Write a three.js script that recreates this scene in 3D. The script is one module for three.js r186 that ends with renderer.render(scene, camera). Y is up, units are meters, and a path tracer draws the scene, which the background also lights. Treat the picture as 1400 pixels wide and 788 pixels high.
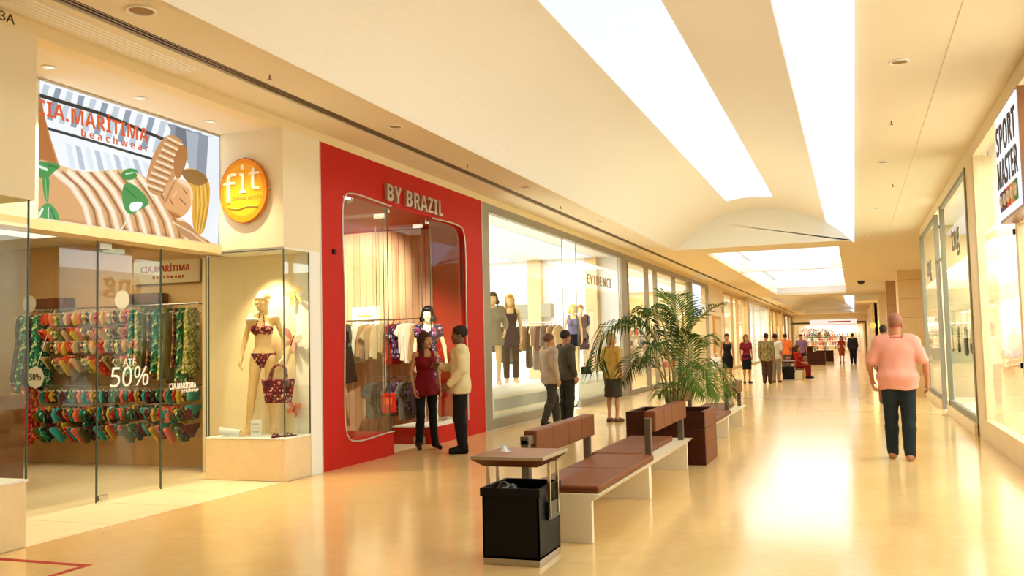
import * as THREE from 'three';
import { RoundedBoxGeometry } from 'three/addons/geometries/RoundedBoxGeometry.js';
import { mergeGeometries, mergeVertices } from 'three/addons/utils/BufferGeometryUtils.js';
import { FontLoader } from 'three/addons/loaders/FontLoader.js';
import { RectAreaLightUniformsLib } from 'three/addons/lights/RectAreaLightUniformsLib.js';
RectAreaLightUniformsLib.init();

// ---------------------------------------------------------------- camera, exposure, main daylight
const scene = new THREE.Scene();
scene.background = new THREE.Color(0x0b0a08);
const renderer = new THREE.WebGLRenderer({ antialias: true });
renderer.toneMapping = THREE.LinearToneMapping;
renderer.toneMappingExposure = 1.0;
renderer.shadowMap.enabled = true;
const FL = 1268.05, EYE = 1.45;
const camera = new THREE.PerspectiveCamera(2 * Math.atan(394 / FL) * 180 / Math.PI, 1400 / 788, 0.1, 300);
camera.position.set(0, EYE, 0);
{ // axes of the lens from the two vanishing points of the mall
  const f = new THREE.Vector3(468, -70, -FL).normalize(), l = new THREE.Vector3(-3460, -162, -FL).normalize();
  const X = l.clone().negate(), Z = f.clone().negate(), Y = new THREE.Vector3().crossVectors(Z, X).normalize();
  X.crossVectors(Y, Z).normalize();
  // columns X,Y,Z are the world axes in camera space; the camera's world matrix is the transpose
  camera.quaternion.setFromRotationMatrix(new THREE.Matrix4().makeBasis(X, Y, Z).transpose());
}
camera.updateMatrixWorld(true);
scene.add(camera);

function areaLight(name, w, h, x, y, z, dir, color, intensity) {   // dir: where the light shines to
  const l = new THREE.RectAreaLight(color, intensity, w, h);
  l.name = name; l.position.set(x, y, z); l.lookAt(x + dir[0], y + dir[1], z + dir[2]); l.castShadow = true; scene.add(l); return l;
}
const K_DAY = [1.0, 0.95, 0.86], K_WARM = [1.0, 0.80, 0.52], K_SHOP = [1.0, 0.96, 0.90];
const col = (a) => new THREE.Color().setRGB(...a);
const GLOW = { day: [0.90, 0.96, 1.0], warm: [1.0, 0.90, 0.70], shop: [0.92, 0.97, 1.0] };
// luminous skylight strips of the vault (their panels are built with the ceiling)
areaLight('skylight_strip_light', 1.15, 30, -2.37, 5.04, -9.4, [0, -1, 0], col(K_DAY), 2.1);
areaLight('skylight_flank_light', 0.85, 31, -0.36, 4.33, -10, [-0.66, -0.75, 0], col(K_DAY), 2.1);
areaLight('skylight_well_light', 3.5, 26, -2.2, 4.9, -42.6, [0, -1, 0], col(K_DAY), 2.3);
areaLight('skylight_flank_light_far', 0.85, 26, -0.36, 4.33, -73, [-0.66, -0.75, 0], col(K_DAY), 3);

// ---------------------------------------------------------------- helpers
let seed = 7;
const rnd = (a = 1, b) => { seed = (seed * 16807) % 2147483647; const r = seed / 2147483647; return b === undefined ? r * a : a + r * (b - a); };
const pick = (a) => a[Math.floor(rnd() * a.length) % a.length];
const names = new Map();
function numbered(n) { const k = names.get(n) || 0; names.set(n, k + 1); return k ? `${n}_${String(k).padStart(3, '0')}` : n; }
const V = (x, y, z) => new THREE.Vector3(x, y, z);
function mat(color, rough = 0.7, extra = {}) {
  const c = Array.isArray(color) ? col(color) : new THREE.Color(color);
  if (!extra.metalness && rough >= 0.4 && !('specularIntensity' in extra)) extra = { ...extra, specularIntensity: 0.3 };
  const phys = ['transmission', 'clearcoat', 'sheen', 'thickness', 'anisotropy', 'specularIntensity'].some((k) => k in extra);
  return new (phys ? THREE.MeshPhysicalMaterial : THREE.MeshStandardMaterial)({ color: c, roughness: rough, ...extra });
}
const glow = (rgb, k = 1) => new THREE.MeshStandardMaterial({ color: 0x222222, roughness: 0.6, emissive: col(rgb), emissiveIntensity: k });
function finish(m) { m.castShadow = true; m.receiveShadow = true; return m; }
function obj(name, geos, material, parent) {
  const list = (Array.isArray(geos) ? geos : [geos]).map((g) => (g.index && Array.isArray(geos) && geos.length > 1 ? g.toNonIndexed() : g));
  let g = list[0];
  if (list.length > 1) {
    for (const q of list) for (const k of Object.keys(q.attributes)) if (!['position', 'normal', 'uv'].includes(k)) q.deleteAttribute(k);
    for (const q of list) if (!q.attributes.uv) q.setAttribute('uv', new THREE.BufferAttribute(new Float32Array(q.attributes.position.count * 2), 2));
    g = mergeGeometries(list);
  }
  if (material.map && !g.attributes.uv) g = uvm(g);
  const m = finish(new THREE.Mesh(g, material));
  m.name = parent && parent !== scene ? name : numbered(name);
  (parent || scene).add(m);
  return m;
}
function tag(o, label, category, group) { o.userData.label = label; o.userData.category = category; if (group) o.userData.group = group; return o; }
function thing(name, label, category, pos = [0, 0, 0], turn = 0, group) {
  const o = new THREE.Group(); o.name = numbered(name); o.position.set(...pos); o.rotation.y = turn; scene.add(o);
  return tag(o, label, category, group);
}
function struct(name, geos, m, parent) { const o = obj(name, geos, m, parent); o.userData.kind = 'structure'; return o; }
function structGroup(name, pos = [0, 0, 0]) { const o = new THREE.Group(); o.name = numbered(name); o.position.set(...pos); o.userData.kind = 'structure'; scene.add(o); return o; }
function dup(root, pos, turn, label, group, scale) {
  const r = root.clone(); r.name = numbered(root.name.replace(/_\d{3}$/, '')); r.userData = { ...root.userData }; scene.add(r);
  r.position.set(...pos); if (turn !== undefined) r.rotation.y = turn; if (label) r.userData.label = label; if (group) r.userData.group = group;
  if (scale) r.scale.setScalar(scale);
  return r;
}
function uvm(g, s = 1) { // uv in metres from the dominant side of each face
  if (g.index) g = g.toNonIndexed();
  const p = g.attributes.position, n = g.attributes.normal, uv = new Float32Array(p.count * 2);
  for (let i = 0; i < p.count; i += 3) {
    let ax = 0, ay = 0, az = 0;
    for (let k = 0; k < 3; k++) { ax += Math.abs(n.getX(i + k)); ay += Math.abs(n.getY(i + k)); az += Math.abs(n.getZ(i + k)); }
    for (let k = 0; k < 3; k++) {
      const x = p.getX(i + k), y = p.getY(i + k), z = p.getZ(i + k);
      const [u, v] = ay >= ax && ay >= az ? [x, z] : ax >= az ? [z, y] : [x, y];
      uv[2 * (i + k)] = u * s; uv[2 * (i + k) + 1] = v * s;
    }
  }
  g.setAttribute('uv', new THREE.BufferAttribute(uv, 2)); return g;
}
const bx = (w, h, d, x = 0, y = 0, z = 0) => uvm(new THREE.BoxGeometry(w, h, d).translate(x, y, z));
const b2 = (x0, x1, y0, y1, z0, z1) => bx(Math.abs(x1 - x0), Math.abs(y1 - y0), Math.abs(z1 - z0), (x0 + x1) / 2, (y0 + y1) / 2, (z0 + z1) / 2);
const rb = (w, h, d, x = 0, y = 0, z = 0, r = 0.01, s = 2) => uvm(new RoundedBoxGeometry(w, h, d, s, r).translate(x, y, z));
const rb2 = (x0, x1, y0, y1, z0, z1, r = 0.01, s = 2) => rb(Math.abs(x1 - x0), Math.abs(y1 - y0), Math.abs(z1 - z0), (x0 + x1) / 2, (y0 + y1) / 2, (z0 + z1) / 2, r, s);
const cyl = (r0, r1, h, x = 0, y = 0, z = 0, n = 16) => new THREE.CylinderGeometry(r0, r1, h, n).translate(x, y, z);
function tube(pts, r, n = 24, m = 8) { return new THREE.TubeGeometry(new THREE.CatmullRomCurve3(pts.map((p) => V(...p))), n, r, m); }
function bar(a, b, r, n = 8) {
  const A = V(...a), B = V(...b), d = B.clone().sub(A), g = new THREE.CylinderGeometry(r, r, d.length(), n);
  g.applyQuaternion(new THREE.Quaternion().setFromUnitVectors(V(0, 1, 0), d.clone().normalize())); return g.translate(...A.add(B).multiplyScalar(0.5).toArray());
}
function extr(shape, depth, bevel = 0) { return new THREE.ExtrudeGeometry(shape, { depth, bevelEnabled: bevel > 0, bevelSize: bevel, bevelThickness: bevel, bevelSegments: 2, curveSegments: 16 }); }
function roundRect(x0, y0, x1, y1, r, S = THREE.Shape) {
  const s = new S(); const [a, b, c, d] = Array.isArray(r) ? r : [r, r, r, r]; // bl br tr tl
  s.moveTo(x0 + a, y0); s.lineTo(x1 - b, y0); if (b) s.absarc(x1 - b, y0 + b, b, -Math.PI / 2, 0);
  s.lineTo(x1, y1 - c); if (c) s.absarc(x1 - c, y1 - c, c, 0, Math.PI / 2);
  s.lineTo(x0 + d, y1); if (d) s.absarc(x0 + d, y1 - d, d, Math.PI / 2, Math.PI);
  s.lineTo(x0, y0 + a); if (a) s.absarc(x0 + a, y0 + a, a, Math.PI, Math.PI * 1.5);
  return s;
}
// a shape drawn in (z, y) of a wall that faces +x: turn it so shape x runs towards -z and depth runs to +x
const toLeftWall = (g) => g.applyMatrix4(new THREE.Matrix4().makeBasis(V(0, 0, -1), V(0, 1, 0), V(1, 0, 0)));
const toRightWall = (g) => g.applyMatrix4(new THREE.Matrix4().makeBasis(V(0, 0, 1), V(0, 1, 0), V(-1, 0, 0)));
// pixel of the 1400 x 788 frame -> point of a plane (layout only)
function px(x, y, axis, value) {
  const d = V((x - 700) / FL, -(y - 394) / FL, -1).applyQuaternion(camera.quaternion), o = V(0, EYE, 0);
  const t = (value - o[axis]) / d[axis]; return o.add(d.multiplyScalar(t));
}
// ---- computed textures
const cv = (w, h = w) => { const c = document.createElement('canvas'); c.width = w; c.height = h; return [c, c.getContext('2d')]; };
function ctex(c, srgb = true, rep = true) { const t = new THREE.CanvasTexture(c); if (srgb) t.colorSpace = THREE.SRGBColorSpace; if (rep) t.wrapS = t.wrapT = THREE.RepeatWrapping; t.magFilter = THREE.LinearFilter; return t; }
function noiseGrid(n, oct, base = 4) { // tileable value noise 0..1
  const out = new Float32Array(n * n); let amp = 1, tot = 0, f = base;
  for (let o = 0; o < oct; o++) {
    const g = new Float32Array(f * f); for (let i = 0; i < g.length; i++) g[i] = rnd();
    for (let y = 0; y < n; y++) for (let x = 0; x < n; x++) {
      const u = x / n * f, v = y / n * f, i = Math.floor(u), j = Math.floor(v); let a = u - i, b = v - j; a = a * a * (3 - 2 * a); b = b * b * (3 - 2 * b);
      const q = (p, r) => g[(r % f) * f + (p % f)];
      out[y * n + x] += amp * ((q(i, j) * (1 - a) + q(i + 1, j) * a) * (1 - b) + (q(i, j + 1) * (1 - a) + q(i + 1, j + 1) * a) * b);
    }
    tot += amp; amp *= 0.55; f *= 2;
  }
  for (let i = 0; i < out.length; i++) out[i] /= tot; return out;
}
function dtex(n, fn, srgb = true) {
  const d = new Uint8Array(n * n * 4);
  for (let y = 0; y < n; y++) for (let x = 0; x < n; x++) { const c = fn(x, y, y * n + x), i = (y * n + x) * 4; d[i] = Math.max(0, Math.min(255, c[0])); d[i + 1] = Math.max(0, Math.min(255, c[1])); d[i + 2] = Math.max(0, Math.min(255, c[2])); d[i + 3] = 255; }
  const t = new THREE.DataTexture(d, n, n); if (srgb) t.colorSpace = THREE.SRGBColorSpace; t.wrapS = t.wrapT = THREE.RepeatWrapping; t.magFilter = THREE.LinearFilter; t.minFilter = THREE.LinearMipmapLinearFilter; t.generateMipmaps = true; t.needsUpdate = true; return t;
}
const rep = (t, u, v = u) => { const c = t.clone(); c.repeat.set(u, v); c.needsUpdate = true; return c; };
const N1 = noiseGrid(512, 6, 4), N2 = noiseGrid(512, 4, 32);
const lerp = (a, b, t) => a + (b - a) * t;
const mix3 = (a, b, t) => [lerp(a[0], b[0], t), lerp(a[1], b[1], t), lerp(a[2], b[2], t)];
const texStone = dtex(512, (x, y, i) => { const t = N1[i] * 0.65 + N2[i] * 0.35, v = Math.pow(Math.max(0, 1 - Math.abs(N1[i] - 0.5) * 22), 3) * 0.12; return mix3([216, 174, 108], [234, 202, 142], t).map((c) => c - 30 * v); });
const texStoneFar = dtex(512, (x, y, i) => { const t = N1[i] * 0.5 + N2[i] * 0.5; return mix3([216, 174, 108], [234, 202, 142], t); });
const texPale = dtex(512, (x, y, i) => { const t = N1[i] * 0.6 + N2[i] * 0.4; return mix3([226, 200, 152], [242, 224, 186], t); });
const texGrey = dtex(512, (x, y, i) => { const t = N1[i] * 0.4 + N2[i] * 0.6; return [t * 255, t * 255, t * 255]; }, false);
const texFine = dtex(512, (x, y, i) => { const t = N2[i]; return [t * 255, t * 255, t * 255]; }, false);
const texWood = dtex(512, (x, y, i) => { const g = N1[((y * 4) % 512) * 512 + (x >> 3)], f = N2[((y * 8) % 512) * 512 + (x >> 2)]; return mix3([128, 66, 30], [176, 104, 56], g * 0.6 + f * 0.4); });
const texWoodDark = dtex(512, (x, y, i) => { const g = N1[((y * 4) % 512) * 512 + (x >> 3)], f = N2[((y * 8) % 512) * 512 + (x >> 2)]; return mix3([58, 26, 12], [112, 56, 26], g * 0.6 + f * 0.4); });
function printTex(ground, blots, n = 60, smin = 4, smax = 14) {
  const [c, g] = cv(128); g.fillStyle = ground; g.fillRect(0, 0, 128, 128);
  for (let i = 0; i < n; i++) { g.fillStyle = pick(blots); const x = rnd(128), y = rnd(128), r = rnd(smin, smax); for (const [dx, dy] of [[0, 0], [128, 0], [-128, 0], [0, 128], [0, -128]]) { g.beginPath(); g.ellipse(x + dx, y + dy, r, r * rnd(0.45, 1), rnd(6.28), 0, 6.29); g.fill(); } }
  return rep(ctex(c), 4);
}
const font = {};
for (const [k, f] of [['bold', 'droid_sans_bold'], ['sans', 'droid_sans_regular'], ['serif', 'droid_serif_bold']]) font[k] = await new FontLoader().loadAsync(`fonts/droid/${f}.typeface.json`);
function textGeo(str, size, depth, f = 'bold', space = 0, sx = 1) { // left aligned, cap height about 0.72 size
  const gs = []; let x = 0;
  for (const ch of str) {
    if (ch !== ' ') { const sh = font[f].generateShapes(ch, size); if (sh.length) gs.push(new THREE.ExtrudeGeometry(sh, { depth, bevelEnabled: false, curveSegments: 5 }).scale(sx, 1, 1).translate(x, 0, 0)); }
    const gl = font[f].data.glyphs[ch] || font[f].data.glyphs['n'];
    x += gl.ha * size / font[f].data.resolution * sx + space;
  }
  const g = mergeGeometries(gs); g.computeBoundingBox(); return g;
}
function fitText(g, w, h) { // scale a text geometry to a width and a height from its lower left corner
  g.computeBoundingBox(); const b = g.boundingBox; g.translate(-b.min.x, -b.min.y, 0); return g.scale(w / (b.max.x - b.min.x), h / (b.max.y - b.min.y), 1);
}
// ---------------------------------------------------------------- materials
const LX = -6.05, RX = 1.65, HS = 4.14, FT = 4.03, ZE = -102, ZB = 5.5;
const M = {
  floor: mat(0xffffff, 0.14, { map: rep(texStone, 0.3), roughnessMap: null }),
  floorFar: mat(0xffffff, 0.16, { map: rep(texStoneFar, 0.35) }),
  slabPale: mat(0xf4ead8, 0.3), slab: mat(0xffffff, 0.35, { map: rep(texPale, 0.7) }),
  joint: mat(0x9a7a52, 0.8), band: mat(0x6b4a30, 0.3), tape: mat(0xa8301c, 0.6),
  ceil: mat([0.79, 0.68, 0.49], 0.9, { bumpMap: rep(texFine, 0.5), bumpScale: 0.0015 }),
  vault: mat([0.86, 0.82, 0.73], 0.9, { bumpMap: rep(texFine, 0.5), bumpScale: 0.0015 }),
  fascia: mat([0.80, 0.64, 0.36], 0.8), cream: mat([0.80, 0.68, 0.45], 0.75, { bumpMap: rep(texFine, 0.7), bumpScale: 0.001 }),
  creamStone: mat([0.95, 0.92, 0.86], 0.4, { map: rep(texPale, 0.8) }),
  whitePaint: mat([0.84, 0.80, 0.70], 0.6), white: mat([0.86, 0.85, 0.82], 0.5), dark: mat(0x17100b, 0.8), slotRail: mat(0x8a7358, 0.5, { metalness: 0.3 }),
  red: mat([0.47, 0.012, 0.003], 0.55), redGloss: mat([0.64, 0.03, 0.012], 0.3),
  chrome: mat(0xcfcac2, 0.18, { metalness: 1 }), steel: mat(0xb5aea2, 0.35, { metalness: 1 }), olive: mat(0x9a917c, 0.45, { metalness: 0.55 }), aluminium: mat(0xc9c2b2, 0.4, { metalness: 0.6 }),
  glass: mat(0xf4fbf6, 0.02, { transmission: 1, thickness: 0, ior: 1.45 }), glassEdge: mat(0x3c4a3c, 0.3),
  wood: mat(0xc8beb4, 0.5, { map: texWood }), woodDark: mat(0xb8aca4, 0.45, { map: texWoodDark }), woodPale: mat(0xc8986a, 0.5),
  vinyl: mat(0xf4efe2, 0.6), black: mat(0x0d0c0c, 0.5), blackGloss: mat(0x0a0a0b, 0.25), brown: mat(0x5a3620, 0.5),
  leather: mat([0.185, 0.054, 0.013], 0.5, { bumpMap: rep(texFine, 3), bumpScale: 0.001 }), leatherSeam: mat(0x5b2611, 0.6), benchTop: mat([0.80, 0.69, 0.47], 0.45), post: mat(0x6f655a, 0.4, { metalness: 0.8 }),
  skin: mat(0xffffff, 0.6, { vertexColors: true }), mannequin: mat([0.80, 0.52, 0.22], 0.35), mannequinPale: mat([0.85, 0.66, 0.42], 0.4),
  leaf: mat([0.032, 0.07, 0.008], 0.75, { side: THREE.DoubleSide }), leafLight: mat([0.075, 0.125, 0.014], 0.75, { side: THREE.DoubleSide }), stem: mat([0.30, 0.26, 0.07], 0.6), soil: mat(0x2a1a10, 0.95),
  lampWarm: glow(GLOW.warm, 1.3), day: glow(GLOW.day, 1.0), shopGlow: glow(GLOW.shop, 1.0),
};
M.leaf.transmission = 0;
// ---------------------------------------------------------------- floor
struct('floor', b2(LX, RX, -0.12, 0, ZB, -24.6), M.floor);
struct('floor_far', b2(LX, 3.2, -0.12, 0, -24.78, ZE), M.floorFar);
struct('trim_floor_band', b2(LX, RX, -0.12, 0.0005, -24.6, -24.78), M.band);
{ // tape mark stuck to the floor
  const t = thing('floor_tape', 'red adhesive tape corner mark stuck on the cream floor by the glass case', 'tape');
  obj('tape_strip', b2(LX + 0.0, -5.06, 0, 0.0012, -5.10, -5.16), M.tape, t); obj('tape_strip', b2(-5.115, -5.06, 0, 0.0012, -5.10, -4.2), M.tape, t);
}
// ---------------------------------------------------------------- ceiling
const CX = -2.345, CY = 1.973, CR = 3.18, arcY = (x) => CY + Math.sqrt(CR * CR - (x - CX) ** 2);
function arcBand(x0, x1, z0, z1, t = 0.1, lift = 0, n = 20) {
  const s = new THREE.Shape(), a = (x, r) => { const th = Math.acos((x - CX) / CR); return [CX + (CR + r) * Math.cos(th), CY + (CR + r) * Math.sin(th)]; };
  for (let i = 0; i <= n; i++) { const p = a(lerp(x0, x1, i / n), lift); i ? s.lineTo(...p) : s.moveTo(...p); }
  for (let i = n; i >= 0; i--) s.lineTo(...a(lerp(x0, x1, i / n), lift + t));
  s.closePath(); const g = new THREE.ExtrudeGeometry(s, { depth: Math.abs(z1 - z0), bevelEnabled: false }).translate(0, 0, Math.min(z0, z1));
  g.computeVertexNormals(); return uvm(g);
}
const XS0 = -4.72, XS1 = 0.08;
function lunette(z) { const s = new THREE.Shape(); s.moveTo(XS0, HS - 0.02); for (let i = 0; i <= 40; i++) { const x = lerp(XS0, XS1, i / 40); s.lineTo(x, arcY(x) + 0.05); } s.lineTo(XS1, HS - 0.02); s.closePath(); return uvm(extr(s, 0.1).translate(0, 0, z - 0.1)); }
const ceil = structGroup('ceiling');
const cpart = (n, g, m = M.ceil) => obj(n, g, m, ceil);
cpart('soffit', b2(LX - 0.05, -5.56, HS, HS + 0.12, ZB, ZE)); cpart('soffit', b2(-5.40, XS0, HS, HS + 0.12, ZB, ZE));
cpart('soffit', b2(XS1, 0.9, HS, HS + 0.12, ZB, ZE)); cpart('soffit', b2(0.94, RX + 0.15, HS, HS + 0.12, ZB, ZE)); cpart('soffit', b2(RX + 0.15, 3.2, HS, HS + 0.12, -25, -60));
cpart('soffit_groove', b2(0.9, 0.94, HS + 0.006, HS + 0.12, ZB, ZE));
cpart('vault', arcBand(XS0, -2.97, ZB, -24.4), M.vault); cpart('vault', arcBand(-1.77, -0.6, ZB, -26.5), M.vault); cpart('vault', arcBand(XS0, -1.77, -24.4, -26.5), M.vault);
cpart('lunette', lunette(-26.5), M.vault); cpart('lunette', lunette(ZB + 0.1), M.vault);
cpart('crossbeam', b2(XS0, XS1, HS, HS + 0.12, -26.6, -28.3)); cpart('crossbeam', b2(XS0, XS1, HS, HS + 0.12, -57, -60.3));
cpart('vault', arcBand(XS0, -0.6, -60.3, -86), M.vault); cpart('lunette', lunette(-86), M.vault); cpart('crossbeam', b2(XS0, XS1, HS, HS + 0.12, -86.1, -88));
cpart('vault', arcBand(XS0, -0.6, -88, -98), M.vault); cpart('lunette', lunette(-98), M.vault); cpart('crossbeam', b2(XS0, XS1, HS, HS + 0.12, -98.1, ZE));
cpart('well_edge', b2(XS0, -4.1, HS, HS + 0.12, -28.3, -57)); cpart('well_edge', b2(-0.3, XS1, HS, HS + 0.12, -28.3, -57));
cpart('well_side', b2(-4.2, -4.1, HS + 0.12, 5.1, -28.3, -57), M.white); cpart('well_side', b2(-0.3, -0.2, HS + 0.12, 5.1, -28.3, -57), M.white);
cpart('well_end', b2(-4.1, -0.3, HS + 0.12, 5.1, -28.2, -28.3), M.white); cpart('well_end', b2(-4.1, -0.3, HS + 0.12, 5.1, -57, -57.1), M.white);
for (const z of [-37.7, -50.5]) cpart('well_beam', b2(-4.1, -0.3, HS + 0.08, HS + 0.5, z, z - 0.3), M.vault);
cpart('slot_recess', b2(-5.60, -5.36, HS + 0.12, HS + 0.2, ZB, ZE), M.dark);
for (const x of [-5.52, -5.475, -5.43]) cpart('slot_rail', b2(x - 0.007, x + 0.007, HS + 0.004, HS + 0.05, ZB, ZE), M.slotRail);
for (let k = 0; k < 6; k++) cpart('grille_slat', b2(-5.98 + k * 0.055, -5.95 + k * 0.055, HS - 0.006, HS, -4.2, -7.1), M.whitePaint);
struct('window_1', arcBand(-2.97, -1.77, ZB, -24.4, 0.03, 0.02), M.day);
struct('window_2', arcBand(-0.6, XS1, ZB, -26.5, 0.03, 0.02), M.day);
struct('window_3', b2(-4.1, -0.3, 5.0, 5.04, -28.3, -57), M.day);
struct('window_4', arcBand(-0.6, XS1, -60.3, -86, 0.03, 0.02), M.day);
struct('window_5', arcBand(-0.6, XS1, -88, -98, 0.03, 0.02), M.day);
// fittings in the soffits
function downlight(x, y, z, r, label, group, lit) {
  const t = thing('ceiling_downlight', label, 'downlight', [x, y, z], 0, group);
  obj('bezel', new THREE.TorusGeometry(r, 0.012, 8, 24).rotateX(Math.PI / 2), M.whitePaint, t);
  obj(lit ? 'lamp_lens' : 'grille', new THREE.CylinderGeometry(r * 0.96, r * 0.96, 0.006, 24).translate(0, 0.004, 0), lit ? M.lampWarm : M.fitGrille, t);
  if (lit) { const l = new THREE.SpotLight(col(K_WARM), lit, 0, 0.85, 0.6); l.position.set(x, y - 0.02, z); l.target.position.set(x, 0, z); l.castShadow = true; l.shadow.radius = 2; l.name = 'downlight_beam'; scene.add(l, l.target); }
  return t;
}
M.fitGrille = mat(0x9a7a4e, 0.7);
downlight(-5.10, HS - 0.004, -5.66, 0.105, 'large round recessed ceiling fitting with brown grille above the swimwear shop', undefined);
for (const [x, z] of [[-5.08, -9.89], [-5.08, -14.6], [-5.08, -19.5], [0.53, -9.65], [0.54, -15.1], [0.53, -20.5], [0.53, -26]]) downlight(x, HS - 0.004, z, 0.085, 'flat round speaker grille set into the flat ceiling soffit', 'round ceiling grilles');
for (const [x, z] of [[-5.2, -7.5], [-5.2, -12.4], [-0.74, -8.5], [-5.2, -17], [0.55, -12.3], [0.75, -17.4]]) {
  const y = x > -4.7 && x < 0 ? arcY(x) : HS, t = thing('sprinkler_head', x > -1 && x < 0 ? 'tiny brass sprinkler head on the curved vault' : 'tiny brass sprinkler head hanging from flat soffit', 'sprinkler', [x, y, z], 0, 'ceiling sprinklers');
  obj('stem', cyl(0.008, 0.008, 0.05, 0, -0.02, 0, 8), M.slotRail, t); obj('deflector', cyl(0.022, 0.022, 0.004, 0, -0.046, 0, 12), M.slotRail, t);
}
{ const t = thing('security_camera', 'black dome security camera on the ceiling right of the far skylight', 'camera', [0.4, HS, -45]);
  obj('base', cyl(0.2, 0.2, 0.05, 0, -0.025, 0, 20), M.whitePaint, t); obj('dome', new THREE.SphereGeometry(0.17, 20, 10, 0, 6.29, Math.PI / 2, Math.PI / 2).translate(0, -0.05, 0), M.blackGloss, t); }
// ---------------------------------------------------------------- shell of the hall and the shops
struct('trim_left_fascia', b2(LX - 0.2, LX, FT, HS, ZB, ZE), M.fascia);
{ const t = thing('fascia_lettering', 'dark unit number 283A on the yellow fascia', 'lettering', [LX, 4.055, -5.06]); obj('letters', toLeftWall(fitText(textGeo('283A', 0.1, 0.003, 'sans'), 0.28, 0.075)).translate(0.001, 0, 0), mat(0x4a3a24, 0.7), t); }
struct('wall_back', b2(-12.2, 3.4, -0.12, 5.6, ZB + 0.15, ZB), M.cream);
// ceiling slab over all shops on the left, back walls and floors
struct('wall_left_back', b2(-12.2, -12.0, -0.12, 4.5, ZB, ZE), M.cream);
struct('floor_shops_left', b2(-12.0, LX, -0.12, 0, -9.98, ZE), M.floorFar);
struct('ceiling_shops_left', b2(-12.0, LX - 0.2, 4.2, 4.32, ZB, ZE), M.ceil);
struct('wall_right_back', b2(7.0, 7.2, -0.12, 4.5, ZB, ZE), M.white);
struct('floor_shops_right', b2(RX, 7.0, -0.12, 0, ZB, -25.0), M.slabPale);
struct('ceiling_shops_right', b2(RX + 0.15, 7.0, 4.2, 4.32, ZB, ZE), M.white);
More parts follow.
